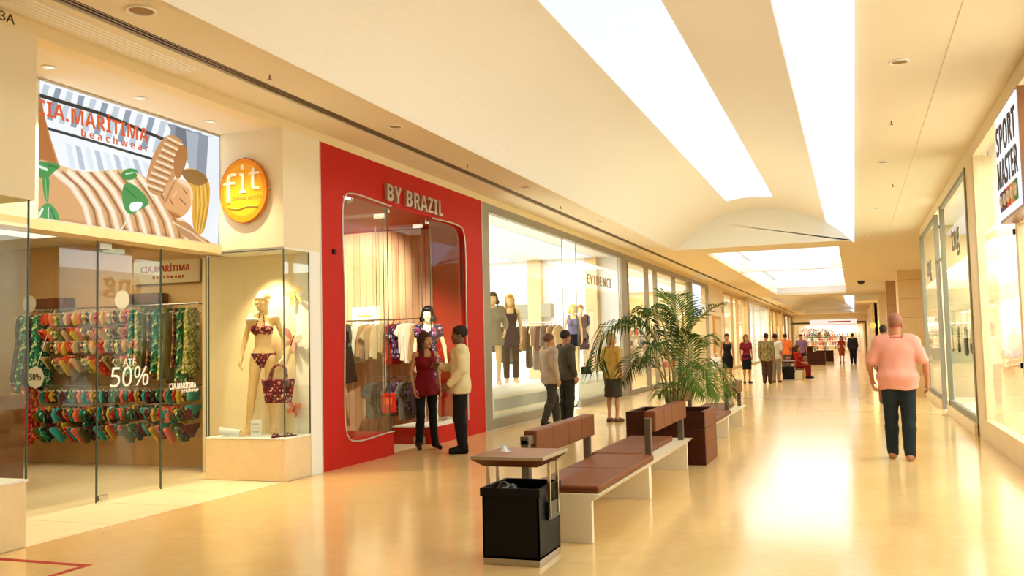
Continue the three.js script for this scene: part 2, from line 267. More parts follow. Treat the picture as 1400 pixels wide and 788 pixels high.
// ---------------------------------------------------------------- figures: distance fields meshed with surface nets
class Field {
  constructor(cell) { this.cell = cell; this.ops = []; this.noise = 0; }
  cone(a, b, ra, rb, k = 0.03, sub = false) { this.ops.push({ t: 'c', a, b, ra, rb, k, sub }); return this; }
  ell(c, r, k = 0.03, sub = false) { this.ops.push({ t: 'e', c, r, k, sub }); return this; }
  keep(fn) { this.ops.push({ t: 'k', fn }); return this; }   // fn(x,y,z) < 0 stays
  mesh() {
    const h = this.cell, lo = [1e9, 1e9, 1e9], hi = [-1e9, -1e9, -1e9];
    const box = (o) => o.t === 'c' ? [0, 1, 2].map((i) => [Math.min(o.a[i] - o.ra, o.b[i] - o.rb), Math.max(o.a[i] + o.ra, o.b[i] + o.rb)]) : [0, 1, 2].map((i) => [o.c[i] - o.r[i], o.c[i] + o.r[i]]);
    for (const o of this.ops) if (o.t !== 'k' && !o.sub) box(o).forEach(([a, b], i) => { lo[i] = Math.min(lo[i], a); hi[i] = Math.max(hi[i], b); });
    const N = lo.map((v, i) => Math.ceil((hi[i] - v) / h) + 7), L = lo.map((v) => v - 3 * h), [nx, ny, nz] = N, f = new Float32Array(nx * ny * nz).fill(0.2);
    for (const o of this.ops) {
      if (o.t === 'k') { let i = 0; for (let z = 0; z < nz; z++) for (let y = 0; y < ny; y++) for (let x = 0; x < nx; x++, i++) if (f[i] < 0.05) f[i] = Math.max(f[i], o.fn(L[0] + x * h, L[1] + y * h, L[2] + z * h)); continue; }
      const m = o.k + 2.5 * h, r = box(o).map(([a, b], i) => [Math.max(0, Math.floor((a - m - L[i]) / h)), Math.min(N[i] - 1, Math.ceil((b + m - L[i]) / h))]);
      let dx, dy, dz, dd; if (o.t === 'c') { dx = o.b[0] - o.a[0]; dy = o.b[1] - o.a[1]; dz = o.b[2] - o.a[2]; dd = dx * dx + dy * dy + dz * dz || 1e-9; }
      for (let z = r[2][0]; z <= r[2][1]; z++) for (let y = r[1][0]; y <= r[1][1]; y++) for (let x = r[0][0]; x <= r[0][1]; x++) {
        const X = L[0] + x * h, Y = L[1] + y * h, Z = L[2] + z * h, i = (z * ny + y) * nx + x; let d;
        if (o.t === 'c') { const px_ = X - o.a[0], py = Y - o.a[1], pz = Z - o.a[2]; let t = (px_ * dx + py * dy + pz * dz) / dd; t = t < 0 ? 0 : t > 1 ? 1 : t; const qx = px_ - t * dx, qy = py - t * dy, qz = pz - t * dz; d = Math.sqrt(qx * qx + qy * qy + qz * qz) - (o.ra + (o.rb - o.ra) * t); }
        else { const ex = (X - o.c[0]) / o.r[0], ey = (Y - o.c[1]) / o.r[1], ez = (Z - o.c[2]) / o.r[2], k0 = Math.sqrt(ex * ex + ey * ey + ez * ez), gx = ex / o.r[0], gy = ey / o.r[1], gz = ez / o.r[2], k1 = Math.sqrt(gx * gx + gy * gy + gz * gz); d = k1 > 1e-6 ? k0 * (k0 - 1) / k1 : -Math.min(...o.r); }
        if (o.sub) { const a = f[i], b = -d, q = Math.max(0, Math.min(1, 0.5 + 0.5 * (a - b) / o.k)); f[i] = b + (a - b) * q + o.k * q * (1 - q); }
        else { const a = f[i], q = Math.max(0, Math.min(1, 0.5 + 0.5 * (d - a) / o.k)); f[i] = d + (a - d) * q - o.k * q * (1 - q); }
      }
    }
    if (this.noise) { let i = 0; const s = this.noise; for (let z = 0; z < nz; z++) for (let y = 0; y < ny; y++) for (let x = 0; x < nx; x++, i++) { if (f[i] > 0.05 || f[i] < -0.05) continue; const X = L[0] + x * h, Y = L[1] + y * h, Z = L[2] + z * h; f[i] += s * (Math.sin(X * 31 + Y * 17 + 3 * Math.sin(Y * 9)) * Math.sin(Z * 27 - Y * 11 + X * 8) + 0.6 * Math.sin(Y * 43 + X * 23 + Z * 19)); } }
    // surface nets
    const id = new Int32Array(nx * ny * nz).fill(-1), pos = [], idx = [], at = (x, y, z) => (z * ny + y) * nx + x;
    for (let z = 0; z < nz - 1; z++) for (let y = 0; y < ny - 1; y++) for (let x = 0; x < nx - 1; x++) {
      const b = at(x, y, z); const c = [f[b], f[b + 1], f[b + nx], f[b + nx + 1], f[b + nx * ny], f[b + nx * ny + 1], f[b + nx * ny + nx], f[b + nx * ny + nx + 1]];
      let neg = 0; for (let k = 0; k < 8; k++) if (c[k] < 0) neg++; if (neg === 0 || neg === 8) continue;
      let sx = 0, sy = 0, sz = 0, n = 0;
      for (const [p, q] of EDGES) if ((c[p] < 0) !== (c[q] < 0)) { const t = c[p] / (c[p] - c[q]); sx += (p & 1) + t * ((q & 1) - (p & 1)); sy += ((p >> 1) & 1) + t * (((q >> 1) & 1) - ((p >> 1) & 1)); sz += (p >> 2) + t * ((q >> 2) - (p >> 2)); n++; }
      id[b] = pos.length / 3; pos.push(L[0] + (x + sx / n) * h, L[1] + (y + sy / n) * h, L[2] + (z + sz / n) * h);
    }
    const quad = (a, b, c, d, flip) => { if (a < 0 || b < 0 || c < 0 || d < 0) return; flip ? idx.push(a, c, b, a, d, c) : idx.push(a, b, c, a, c, d); };
    for (let z = 1; z < nz - 1; z++) for (let y = 1; y < ny - 1; y++) for (let x = 1; x < nx - 1; x++) {
      const b = at(x, y, z), s = f[b] < 0, X = 1, Y = nx, Z = nx * ny;
      if (s !== f[b + X] < 0) quad(id[b], id[b - Y], id[b - Y - Z], id[b - Z], s);
      if (s !== f[b + Y] < 0) quad(id[b], id[b - Z], id[b - Z - X], id[b - X], s);
      if (s !== f[b + Z] < 0) quad(id[b], id[b - X], id[b - X - Y], id[b - Y], s);
    }
    const g = new THREE.BufferGeometry(); g.setAttribute('position', new THREE.Float32BufferAttribute(pos, 3)); g.setIndex(idx.map((v, i) => v));
    for (let i = 0; i < idx.length; i += 3) { const t = idx[i + 1]; idx[i + 1] = idx[i + 2]; idx[i + 2] = t; } g.setIndex(idx);
    g.computeVertexNormals(); return g;
  }
}
const EDGES = [[0, 1], [2, 3], [4, 5], [6, 7], [0, 2], [1, 3], [4, 6], [5, 7], [0, 4], [1, 5], [2, 6], [3, 7]];
const add3 = (a, b, s = 1) => [a[0] + b[0] * s, a[1] + b[1] * s, a[2] + b[2] * s];
const mid3 = (a, b, t) => [lerp(a[0], b[0], t), lerp(a[1], b[1], t), lerp(a[2], b[2], t)];
// joints of a 1.75 m figure facing +z
function skeleton(o) {
  const f = o.female, sw = f ? 0.155 : 0.185, hw = 0.09;
  const j = { pelvis: [0, 0.95, 0], chest: [0, 1.27, 0], neck: [0, 1.46, -0.015], head: [0, 1.615, 0.01] };
  for (const s of [-1, 1]) {
    const k = s < 0 ? 'R' : 'L';
    j['sh' + k] = [s * sw, 1.405, -0.01]; j['el' + k] = [s * (sw + 0.05), 1.125, -0.03]; j['wr' + k] = [s * (sw + 0.055), 0.885, 0.03];
    j['hip' + k] = [s * hw, 0.90, 0]; j['kn' + k] = [s * (hw + 0.005), 0.49, 0.015]; j['an' + k] = [s * hw, 0.085, -0.02]; j['toe' + k] = [s * (hw + 0.03), 0.03, 0.15];
  }
  Object.assign(j, o.joints || {}); j.sw = sw; return j;
}
function torso(F, j, o, g, k = 0.05) { // g: how far outside the skin
  const f = o.female, fat = o.fat || 1, lean = (y) => [lerp(j.pelvis[0], j.chest[0], (y - 0.95) / 0.32), lerp(j.pelvis[2], j.chest[2], (y - 0.95) / 0.32)];
  const D = j.pelvis[1] - 0.95, E = (y, rx, ry, rz, dz = 0) => { const [x, z] = lean(y); F.ell([x, y + D, z + dz], [rx * fat + g, ry + g, rz * fat + g], k); };
  if (f) { E(1.30, 0.135, 0.16, 0.09); E(1.12, 0.112, 0.15, 0.082); E(0.95, 0.155, 0.13, 0.108, -0.008);
    for (const s of [-1, 1]) { const [x, z] = lean(1.27); F.ell([x + s * 0.065, 1.27 + D, z + 0.075], [0.058 + g, 0.058 + g, 0.05 + g], 0.03); F.ell([s * 0.06, 0.92 + D, -0.06], [0.075 + g, 0.085 + g, 0.07 + g], 0.04); } }
  else { E(1.31, 0.165, 0.15, 0.105); E(1.13, 0.145, 0.17, 0.1, 0.006); E(0.95, 0.15, 0.12, 0.108); }
  F.cone(mid3(j.shR, j.shL, 0.12), mid3(j.shR, j.shL, 0.88), 0.052 + g, 0.052 + g, 0.05); F.cone(add3(j.neck, [0, -0.03, 0]), mid3(j.shR, [0, 1.41 + D, -0.01], 0.45), 0.05 + g, 0.045 + g, 0.04); F.cone(add3(j.neck, [0, -0.03, 0]), mid3(j.shL, [0, 1.41 + D, -0.01], 0.45), 0.05 + g, 0.045 + g, 0.04);
}
function arms(F, j, o, g, to = 2, sides = 'LR') {
  const w = o.female ? 0.82 : 1;
  for (const s of sides) { const a = j['sh' + s], b = j['el' + s], c = j['wr' + s]; F.ell(a, [0.058 * w + g, 0.058 * w + g, 0.058 * w + g], 0.04);
    const e = to < 1 ? mid3(a, b, to) : b; F.cone(a, e, 0.052 * w + g, lerp(0.052, 0.04, Math.min(1, to)) * w + g, 0.03);
    if (to > 1) F.cone(b, mid3(b, c, Math.min(1, to - 1)), 0.041 * w + g, lerp(0.041, 0.027, to - 1) * w + g, 0.02); }
}
function legs(F, j, o, g, to = 2) {
  const w = o.female ? 0.94 : 1;
  for (const s of ['L', 'R']) { const a = j['hip' + s], b = j['kn' + s], c = j['an' + s];
    const e = to < 1 ? mid3(a, b, to) : b; F.cone(a, e, 0.087 * w + g, lerp(0.087, 0.055, Math.min(1, to)) * w + g, 0.03);
    if (to > 1) { const q = Math.min(1, to - 1), m = mid3(b, c, 0.3); F.cone(b, mid3(b, c, q), 0.055 * w + g, lerp(0.055, 0.036, q) * w + g, 0.03); if (q > 0.4) F.ell(add3(m, [0, 0, -0.02]), [0.045 * w + g, 0.09, 0.048 * w + g], 0.03); } }
}
function headGeo(o, cell, plain) {
  const F = new Field(cell), f = o.female ? 0.96 : 1;
  F.ell([0, 0.045, -0.015], [0.074, 0.085, 0.094], 0.02).ell([0, -0.03, 0.022], [0.06 * f, 0.083, 0.07], 0.03).ell([0, -0.095, 0.056], [0.03 * f, 0.022, 0.026], 0.035).ell([0, 0.03, 0.068], [0.055, 0.018, 0.02], 0.03);
  F.cone([0, 0.0, 0.088], [0, -0.034, 0.105], 0.008, 0.0125, 0.012);
  for (const s of [-1, 1]) { F.ell([s * 0.034, -0.002, 0.1], [0.02, 0.012, 0.016], 0.012, true); F.ell([s * 0.033, -0.002, 0.076], [0.014, 0.012, 0.012], 0.004); F.ell([s * 0.076, -0.012, -0.008], [0.01, 0.031, 0.02], 0.008); F.ell([s * 0.04, -0.035, 0.06], [0.022, 0.02, 0.02], 0.03); }
  F.ell([0, -0.058, 0.089], [0.022, 0.006, 0.009], 0.006).ell([0, -0.069, 0.087], [0.02, 0.007, 0.009], 0.006);
  F.cone([0, -0.07, -0.015], [0, -0.19, -0.035], 0.053 * f, 0.056 * f, 0.03);
  const g = F.mesh(); if (!plain) paint(g, (x, y, z) => {
    const S = o.skin; for (const s of [-1, 1]) { const d = Math.hypot(x - s * 0.033, y + 0.002); if (z > 0.07 && d < 0.006) return [0.02, 0.012, 0.01]; if (z > 0.07 && Math.abs(x - s * 0.033) < 0.013 && Math.abs(y + 0.002) < 0.0042) return [0.5, 0.45, 0.4]; if (z > 0.06 && Math.abs(x - s * 0.034) < 0.02 && Math.abs(y - 0.024) < 0.0032) return o.hairColor; }
    if (z > 0.085 && Math.abs(x) < 0.022 && Math.abs(y + 0.064) < 0.01) return [S[0] * 0.8, S[1] * 0.45, S[2] * 0.45]; return S; });
  return g;
}
function paint(g, fn) { const p = g.attributes.position, c = new Float32Array(p.count * 3); for (let i = 0; i < p.count; i++) c.set(fn(p.getX(i), p.getY(i), p.getZ(i)), i * 3); g.setAttribute('color', new THREE.BufferAttribute(c, 3)); return g; }
function handGeo(side, cell, curl = 0.5) { // wrist at the origin, fingers down -y, thumb forward (+z), palm towards the body
  const F = new Field(cell), q = side === 'L' ? -1 : 1; // palm normal along q*x
  F.ell([0, -0.045, 0], [0.016, 0.05, 0.04], 0.015); F.cone([0, 0.02, 0], [0, -0.02, 0], 0.026, 0.024, 0.02);
  const L = [0.07, 0.08, 0.075, 0.058];
  for (let k = 0; k < 4; k++) { const z = 0.03 - k * 0.02; let p = [0, -0.085, z], a = 0.15 * curl, dir = (t) => [q * Math.sin(t), -Math.cos(t), 0]; let r = 0.0095 - (k === 3 ? 0.0015 : 0);
    F.cone([0, -0.05, z * 0.8], p, r, r, 0.004); for (const s of [0.45, 0.3, 0.25]) { a += curl * 0.75; const n = add3(p, dir(a), L[k] * s); F.cone(p, n, r, r * 0.92, 0.003); r *= 0.92; p = n; } }
  let p = [q * 0.004, -0.02, 0.03]; const t1 = [q * 0.016, -0.05, 0.056], t2 = [q * 0.022, -0.08, 0.06], t3 = [q * 0.03, -0.102, 0.055]; F.cone(p, t1, 0.014, 0.0115, 0.008).cone(t1, t2, 0.0112, 0.0102, 0.004).cone(t2, t3, 0.01, 0.0085, 0.004);
  return F.mesh();
}
function orient(g, from, at, dir, twist = 0) { const m = new THREE.Matrix4().makeRotationY(twist), q = new THREE.Matrix4().makeRotationFromQuaternion(new THREE.Quaternion().setFromUnitVectors(V(...from).normalize(), V(...dir).normalize())); return g.applyMatrix4(q.multiply(m).setPosition(...at)); }
const pn = (g) => { for (const k of Object.keys(g.attributes)) if (!['position', 'normal', 'color'].includes(k)) g.deleteAttribute(k); return g; };
function joinGeo(list) { return mergeGeometries(list.map((g) => pn(g.index ? g.toNonIndexed() : g))); }
function headAt(g, j, o) { const e = new THREE.Euler(o.nod || 0, o.look || 0, o.tilt || 0, 'YXZ'); return g.applyMatrix4(new THREE.Matrix4().makeRotationFromEuler(e).setPosition(...j.head)); }
function hairGeo(o, cell) {
  const F = new Field(cell), st = o.hair;
  F.ell([0, 0.054, -0.02], [0.085, 0.093, 0.109], 0.02);
  if (st !== 'short') { F.ell([0, 0.0, -0.05], [0.085, 0.1, 0.075], 0.03); }
  if (st === 'long') { for (const s of [-1, 1]) F.cone([s * 0.07, 0.02, -0.01], [s * 0.085, -0.23, 0.02], 0.03, 0.022, 0.03); F.cone([0, 0, -0.07], [0, -0.26, -0.085], 0.07, 0.055, 0.04); }
  if (st === 'bob') { for (const s of [-1, 1]) { F.cone([s * 0.07, 0.03, 0.0], [s * 0.085, -0.075, 0.012], 0.034, 0.036, 0.03); F.ell([s * 0.1, -0.06, 0.0], [0.035, 0.035, 0.035], 0.02); } F.cone([-0.045, 0.075, 0.06], [0.05, 0.075, 0.06], 0.03, 0.03, 0.03); }
  if (st === 'tail') { F.ell([0, 0.03, -0.13], [0.04, 0.04, 0.04], 0.02); F.cone([0, 0.02, -0.14], [0, -0.14, -0.15], 0.03, 0.015, 0.02); }
  F.ell([0, -0.045, 0.085], [0.066, 0.088, 0.06], 0.02, true);
  if (st === 'short') F.keep((x, y, z) => -0.045 - y + Math.max(0, z) * 0.5).ell([0, -0.11, -0.02], [0.09, 0.07, 0.09], 0.02, true);
  F.noise = 0.0025; return F.mesh();
}
/* a person: one continuous body mesh (head and hands meshed finer and merged in), hair and clothes as children */
function person(o) {
  const j = skeleton(o), fine = o.fine !== undefined ? o.fine : 1, cb = fine ? 0.014 : 0.024, ch = fine ? 0.005 : 0.011, cc = fine ? 0.015 : 0.024;
  o.skin = o.skin || [0.55, 0.29, 0.15]; o.hairColor = o.hairColor || [0.025, 0.014, 0.008];
  const s = (o.height || 1.72) / 1.745;
  const t = thing(o.name || 'person', o.label, o.category || 'person', o.pos, o.turn || 0, o.group); t.scale.setScalar(s);
  const put = (n, g, m, label) => { const q = obj(n, g, m, t); if (label) q.userData.label = label; return q; };
  const B = new Field(cb); torso(B, j, o, -0.006); arms(B, j, o, -0.002); legs(B, j, o, -0.003); B.cone(j.neck, j.head, 0.052 * (o.female ? 0.9 : 1), 0.05, 0.03);
  const barefoot = !o.shoes; for (const k of ['L', 'R']) { const an = j['an' + k], toe = j['toe' + k]; B.cone(add3(an, [0, -0.035, -0.02]), toe, 0.034, 0.024, 0.03); B.cone(an, add3(an, [0, -0.04, -0.02]), 0.036, 0.036, 0.03); }
  const gs = [B.mesh()]; if (!o.plain) paint(gs[0], () => o.skin);
  gs.push(headAt(headGeo(o, ch, o.plain), j, o));
  for (const k of ['L', 'R']) { const h = handGeo(k, fine ? 0.0042 : 0.008, o['curl' + k] === undefined ? 0.45 : o['curl' + k]); if (!o.plain) paint(h, () => o.skin); const d = add3(j['wr' + k], j['el' + k], -1); gs.push(orient(h, [0, -1, 0], j['wr' + k], o['hand' + k] || d, (o['twist' + k] || 0))); }
  put('body', joinGeo(gs), o.plain || M.skin);
  if (o.hair) put('hair', headAt(hairGeo(o, fine ? 0.006 : 0.012), j, o), o.hairMat || mat(o.hairColor, 0.55));
  const c = o.top; if (c) {
    const F = new Field(cc); torso(F, j, o, 0.012 + (c.loose || 0)); if (c.sleeve) arms(F, j, o, 0.011 + (c.loose || 0) * 0.6, c.sleeve);
    const sit = j.pelvis[1] < 0.8; if (c.hem < 0.9 && !sit) { const r = o.female ? 0.16 : 0.155; F.cone([0, 0.98, 0], [0, c.hem, 0.005], 0.125, 0.15 + (c.flare || 0), 0.05); }
    if (c.hem < 0.95 && !sit) legs(F, j, o, 0.02 + (c.loose || 0), Math.max(0.1, (0.93 - c.hem) / 0.41));
    if (c.bell) for (const [y, rx, rz] of c.bell) F.ell([j.pelvis[0], y, j.pelvis[2]], [rx, 0.1, rz], 0.06);
    F.noise = c.wrinkle === undefined ? 0.0035 : c.wrinkle; const hem = c.hem, neck = (c.neck || 1.45) + j.pelvis[1] - 0.95, nx = j.neck;
    F.keep((x, y, z) => hem + 0.01 * Math.sin(x * 20) - y);
    if (c.tank) F.keep((x, y, z) => { const a = Math.abs(x - nx[0]); return Math.min(y - c.tank + (z > 0 ? 0 : 0.03), Math.max(Math.abs(a - 0.095) - 0.02, y - 1.5)); });
    else F.keep((x, y, z) => y - neck - Math.max(0, Math.abs(x - nx[0]) - 0.066) * 3 + (z > -0.01 ? (c.scoop || 0.02) + (c.vee || 0) * Math.max(0, 0.07 - Math.abs(x - nx[0])) : 0));
    if (!c.sleeve && !c.cap && !c.tank) F.keep((x, y, z) => (y > 1.2 ? Math.abs(x - nx[0]) - j.sw - 0.012 - (1.43 - y) * 0.05 : -1));
    put(c.name || 'shirt', F.mesh(), c.mat, c.label);
    if (c.collar) put('collar', orient(new THREE.TorusGeometry(0.066, 0.017, 8, 24).rotateX(Math.PI / 2), [0, 1, 0], add3(j.neck, [0, 0.0, 0.012]), [0, 1, 0.25]), c.mat);
  }
  const b = o.bottom; if (b) {
    const F = new Field(cc); F.ell([j.pelvis[0], j.pelvis[1], j.pelvis[2]], [(o.female ? 0.158 : 0.155) * (o.fat || 1) + 0.006, 0.12, 0.115 * (o.fat || 1) + 0.006], 0.05); F.cone(j.hipL, j.hipR, 0.09, 0.09, 0.03); legs(F, j, o, 0.012 + (b.loose || 0), b.to || 2);
    if (b.skirt) { const y = b.skirt; F.cone([0, 0.95, 0], [(j.knL[0] + j.knR[0]) / 2, y, 0.01], 0.14, 0.165 + (b.flare || 0), 0.04); }
    else if ((b.to || 2) > 1.6) for (const k of ['L', 'R']) F.cone(mid3(j['kn' + k], j['an' + k], 0.3), add3(j['an' + k], [0, -0.03, 0.0]), 0.06 + (b.loose || 0), 0.052 + (b.cuff || 0), 0.03);
    F.noise = 0.003; const lo = b.low === undefined ? 0.03 : b.low; F.keep((x, y, z) => Math.max(y - (b.waist || 1.03), lo - y)); put(b.name || 'trousers', F.mesh(), b.mat, b.label);
  }
  if (o.shoes) for (const k of ['L', 'R']) { const F = new Field(fine ? 0.009 : 0.016), an = j['an' + k], toe = j['toe' + k], d = add3(toe, an, -1);
    F.cone(add3(an, [0, -0.05, -0.03]), [toe[0], toe[1] + 0.004, toe[2]], 0.042, 0.033, 0.02).cone(add3(an, [0, -0.03, -0.01]), mid3(an, toe, 0.45), 0.044, 0.034, 0.03); const base = Math.min(toe[1] - 0.03, an[1] - 0.085);
    F.keep((x, y, z) => Math.max(base - y, y - an[1] - (o.shoeTop === undefined ? 0.03 : o.shoeTop))); const sh = put('shoe', F.mesh(), o.shoes); if (o.heels) obj('heel', bar([an[0], an[1] - 0.06, an[2] - 0.04], [an[0], base, an[2] - 0.045], 0.009), o.shoes, sh); }
  t.userData.joints = undefined; delete t.userData.joints; return { t, j, s };
}
// ---------------------------------------------------------------- shared shop pieces
const CLR = (h) => mat(h, 0.8);
function pane(name, label, plane, at, a0, a1, y0, y1, group, edge = true, parent) { // upright glass sheet; plane 'x': spans z, plane 'z': spans x
  let t; const P0 = plane === 'x' ? [at, y0, (a0 + a1) / 2] : [(a0 + a1) / 2, y0, at]; if (parent) { t = new THREE.Group(); t.name = name; t.position.set(...P0); parent.add(t); } else t = thing(name, label, 'glass panel', P0, 0, group); const w = Math.abs(a1 - a0), h = y1 - y0;
  obj('pane', plane === 'x' ? new THREE.PlaneGeometry(w, h).rotateY(Math.PI / 2).translate(0, h / 2, 0) : new THREE.PlaneGeometry(w, h).translate(0, h / 2, 0), M.glass, t);
  if (edge) for (const s of [-1, 1]) obj('polished_edge', plane === 'x' ? bx(0.012, h, 0.008, 0, h / 2, s * w / 2) : bx(0.008, h, 0.012, s * w / 2, h / 2, 0), M.glassEdge, t);
  return t;
}
function mergePaint(name, m, geos, parent) { return obj(name, geos, m, parent); }
function lightPanel(x0, x1, y, z0, z1, label, rgb, k, m = M.shopGlow, group) {
  tag(obj('ceiling_light_panel', b2(x0, x1, y, y + 0.05, z0, z1), m), label, 'light panel', group);
  areaLight('shop_light', Math.abs(x1 - x0), Math.abs(z1 - z0), (x0 + x1) / 2, y - 0.01, (z0 + z1) / 2, [0, -1, 0], col(rgb), k);
}
// garments on hangers: shape in (u, y) with the hook at the origin; u runs along the shoulders
const hangerGeo = mergeGeometries([tube([[0.0, 0.0, 0], [0.025, 0.015, 0], [0.03, -0.015, 0], [0, -0.05, 0]], 0.003, 12, 5), bar([0, -0.05, 0], [0.19, -0.11, 0], 0.006, 6), bar([0, -0.05, 0], [-0.19, -0.11, 0], 0.006, 6)].map((g) => g.toNonIndexed()));
const hangerSmall = mergeGeometries([tube([[0.0, 0.0, 0], [0.02, 0.012, 0], [0.024, -0.012, 0], [0, -0.04, 0]], 0.0035, 10, 5), bar([-0.13, -0.05, 0], [0.13, -0.05, 0], 0.006, 6)].map((g) => g.toNonIndexed()));
function clothShape(kind) {
  const s = new THREE.Shape(), P = (a) => a.forEach(([x, y], i) => (i ? s.lineTo(x, y) : s.moveTo(x, y)));
  const sym = (half) => P([...half, ...half.slice().reverse().map(([x, y]) => [-x, y])]);
  if (kind === 'blouse') sym([[0.07, -0.07], [0.19, -0.105], [0.30, -0.26], [0.235, -0.31], [0.19, -0.24], [0.18, -0.62], [0.1, -0.635]]);
  if (kind === 'longsleeve') sym([[0.07, -0.07], [0.19, -0.105], [0.25, -0.3], [0.27, -0.62], [0.21, -0.63], [0.185, -0.3], [0.18, -0.66], [0.08, -0.67]]);
  if (kind === 'dress') sym([[0.08, -0.07], [0.13, -0.1], [0.15, -0.3], [0.13, -0.42], [0.2, -0.8], [0.24, -1.05], [0.1, -1.08]]);
  if (kind === 'tank') sym([[0.07, -0.08], [0.1, -0.08], [0.13, -0.25], [0.15, -0.55], [0.07, -0.57]]);
  if (kind === 'trousers') sym([[0.17, -0.06], [0.18, -0.3], [0.13, -0.92], [0.02, -0.92], [0.005, -0.4]]);
  if (kind === 'cups') sym([[0.0, -0.12], [0.04, -0.08], [0.1, -0.05], [0.13, -0.12], [0.1, -0.19], [0.03, -0.19]]);
  if (kind === 'briefs') sym([[0.14, -0.27], [0.15, -0.3], [0.06, -0.4], [0.03, -0.44]]);
  if (kind === 'sarong') sym([[0.08, -0.05], [0.13, -0.12], [0.12, -0.5], [0.16, -0.86], [0.06, -0.84], [0.03, -0.9]]);
  s.closePath(); return s;
}
const clothGeo = {};
for (const k of ['blouse', 'longsleeve', 'dress', 'tank', 'trousers', 'cups', 'briefs', 'sarong']) {
  const th = k === 'cups' ? 0.02 : k === 'briefs' ? 0.012 : 0.014; let g = extr(clothShape(k), th, 0.008).translate(0, 0, -th / 2); g.deleteAttribute('uv'); g.deleteAttribute('normal'); g = mergeVertices(g, 1e-4);
  const p = g.attributes.position; for (let i = 0; i < p.count; i++) { const x = p.getX(i), y = p.getY(i); p.setZ(i, p.getZ(i) + 0.01 * Math.sin(x * 34 + y * 9) * Math.min(1, -y * 2)); }
  g = g.toNonIndexed(); g.computeVertexNormals(); clothGeo[k] = uvm(g);
}
const hangerMat = { clear: mat(0xe8e0cc, 0.2), chrome: M.chrome, wood: M.woodPale };
function garment(name, label, kind, material, group, hanger = 'chrome') {
  const t = thing(name, label, 'garment', [0, 0, 0], 0, group);
  if (kind === 'bikini') { obj('hanger', hangerSmall, hangerMat[hanger], t); obj('bikini_top', clothGeo.cups, material, t); obj('bikini_bottom', clothGeo.briefs, material, t); }
  else { obj('hanger', hangerGeo, hangerMat[hanger], t); obj('cloth', clothGeo[kind], material, t); }
  return t;
}
// hang a row of things on a rail that runs along x; each turned so that its shoulders point across the rail
function hangRow(protos, x0, x1, y, z, n, jit = 0.14) {
  for (let i = 0; i < n; i++) { const p = protos[i % protos.length], o = p.userData.used ? dup(p, [0, 0, 0]) : p; p.userData.used = true; delete o.userData.used; if (o === p) p.userData.used = true;
    o.position.set(lerp(x0, x1, (i + 0.5) / n) + rnd(-0.01, 0.01), y - 0.012, z); o.rotation.y = Math.PI / 2 + rnd(-jit, jit); o.scale.setScalar(rnd(0.88, 1.14)); }
  for (const p of protos) delete p.userData.used;
}
function rail(name, label, x0, x1, y, z, zw, group) {
  const t = thing(name, label, 'clothes rail', [x0, y, z], 0, group); obj('bar', bar([0, 0, 0], [x1 - x0, 0, 0], 0.014, 10), M.chrome, t);
  for (const f of [0.03, 0.5, 0.97]) obj('bracket', bar([(x1 - x0) * f, 0, 0], [(x1 - x0) * f, 0, zw - z], 0.011, 8), M.chrome, t); return t;
}
const P = { // printed cloths
  redFlower: mat(0xffffff, 0.8, { map: printTex('#c02a18', ['#e84a30', '#f6d8c0', '#8c140c', '#f09030']) }), tropic: mat(0xffffff, 0.8, { map: printTex('#1d6a48', ['#2c9a6a', '#0f3d2a', '#6cc09a', '#d8e6a0']) }),
  teal: mat(0x17867c, 0.7), orange: mat(0xd8541c, 0.75), coral: mat(0xe8745a, 0.75), yellow: mat(0xc9a83a, 0.8), olive: mat(0x5f5a26, 0.8), brown: mat(0xffffff, 0.8, { map: printTex('#5a3018', ['#86502a', '#2e160a', '#c08a50']) }),
  wine: mat(0x5c1420, 0.75), black: mat(0x17100e, 0.8), beige: mat(0xcda676, 0.85), violet: mat(0xffffff, 0.8, { map: printTex('#2c2140', ['#6b5a8c', '#c8b8d0', '#15101f', '#8c3050']) }), aqua: mat(0x3fa39a, 0.7), lime: mat(0xffffff, 0.8, { map: printTex('#8a9440', ['#c8cc70', '#50602a', '#e8e0a0']) }),
  dark: mat(0xffffff, 0.8, { map: printTex('#221a16', ['#4a3a34', '#0c0a08', '#6a5244']) }), flower: mat(0xffffff, 0.7, { map: printTex('#6c1a26', ['#e8c8b0', '#3a1420', '#c86a50', '#20203c', '#e0a080'], 90, 3, 9) }),
  white: mat(0xe8dcc8, 0.85), tan: mat(0xb08458, 0.85), grey: mat(0x6a625a, 0.85), plum: mat(0x3c2838, 0.8), sand: mat(0xd8bc94, 0.85), redPlain: mat(0xb81e14, 0.7),
};
// ---------------------------------------------------------------- swimwear shop (left, nearest)
const SX = -6.93, GX = -7.13;
struct('floor_swimwear', b2(-12, GX, -0.12, -0.002, ZB, -9.98), M.slab);
{ const th = structGroup('floor_threshold'); obj('bed', b2(GX, LX, -0.12, -0.006, ZB, -8.97), M.joint, th);
  const zs = [-1.5, -3.0, -4.6, -5.5, -6.42, -7.36, -8.14, -8.97]; for (let i = 0; i < zs.length - 1; i++) obj('slab', b2(GX, LX - 0.012, -0.05, 0.001, zs[i] - 0.004, zs[i + 1] + 0.004), M.slab, th); obj('slab', b2(GX, LX - 0.012, -0.05, 0.001, ZB, -1.496), M.slab, th); }
struct('wall_party_swimwear', b2(-12, LX - 0.14, 0, 4.2, -9.96, -10.1), mat([0.74, 0.46, 0.19], 0.6));
struct('wall_left_swimwear', b2(-12, GX, 0, 4.2, -1.2, -1.35), M.cream);
struct('ceiling_swimwear', b2(-12, GX - 0.2, 3.0, 3.1, -1.35, -9.96), M.ceil);
struct('ceiling_niche', b2(GX, LX - 0.2, FT, FT + 0.1, ZB, -8.97), M.ceil);
struct('wall_left_pier', b2(GX, LX, 2.7, FT, ZB, -5.55), M.cream);
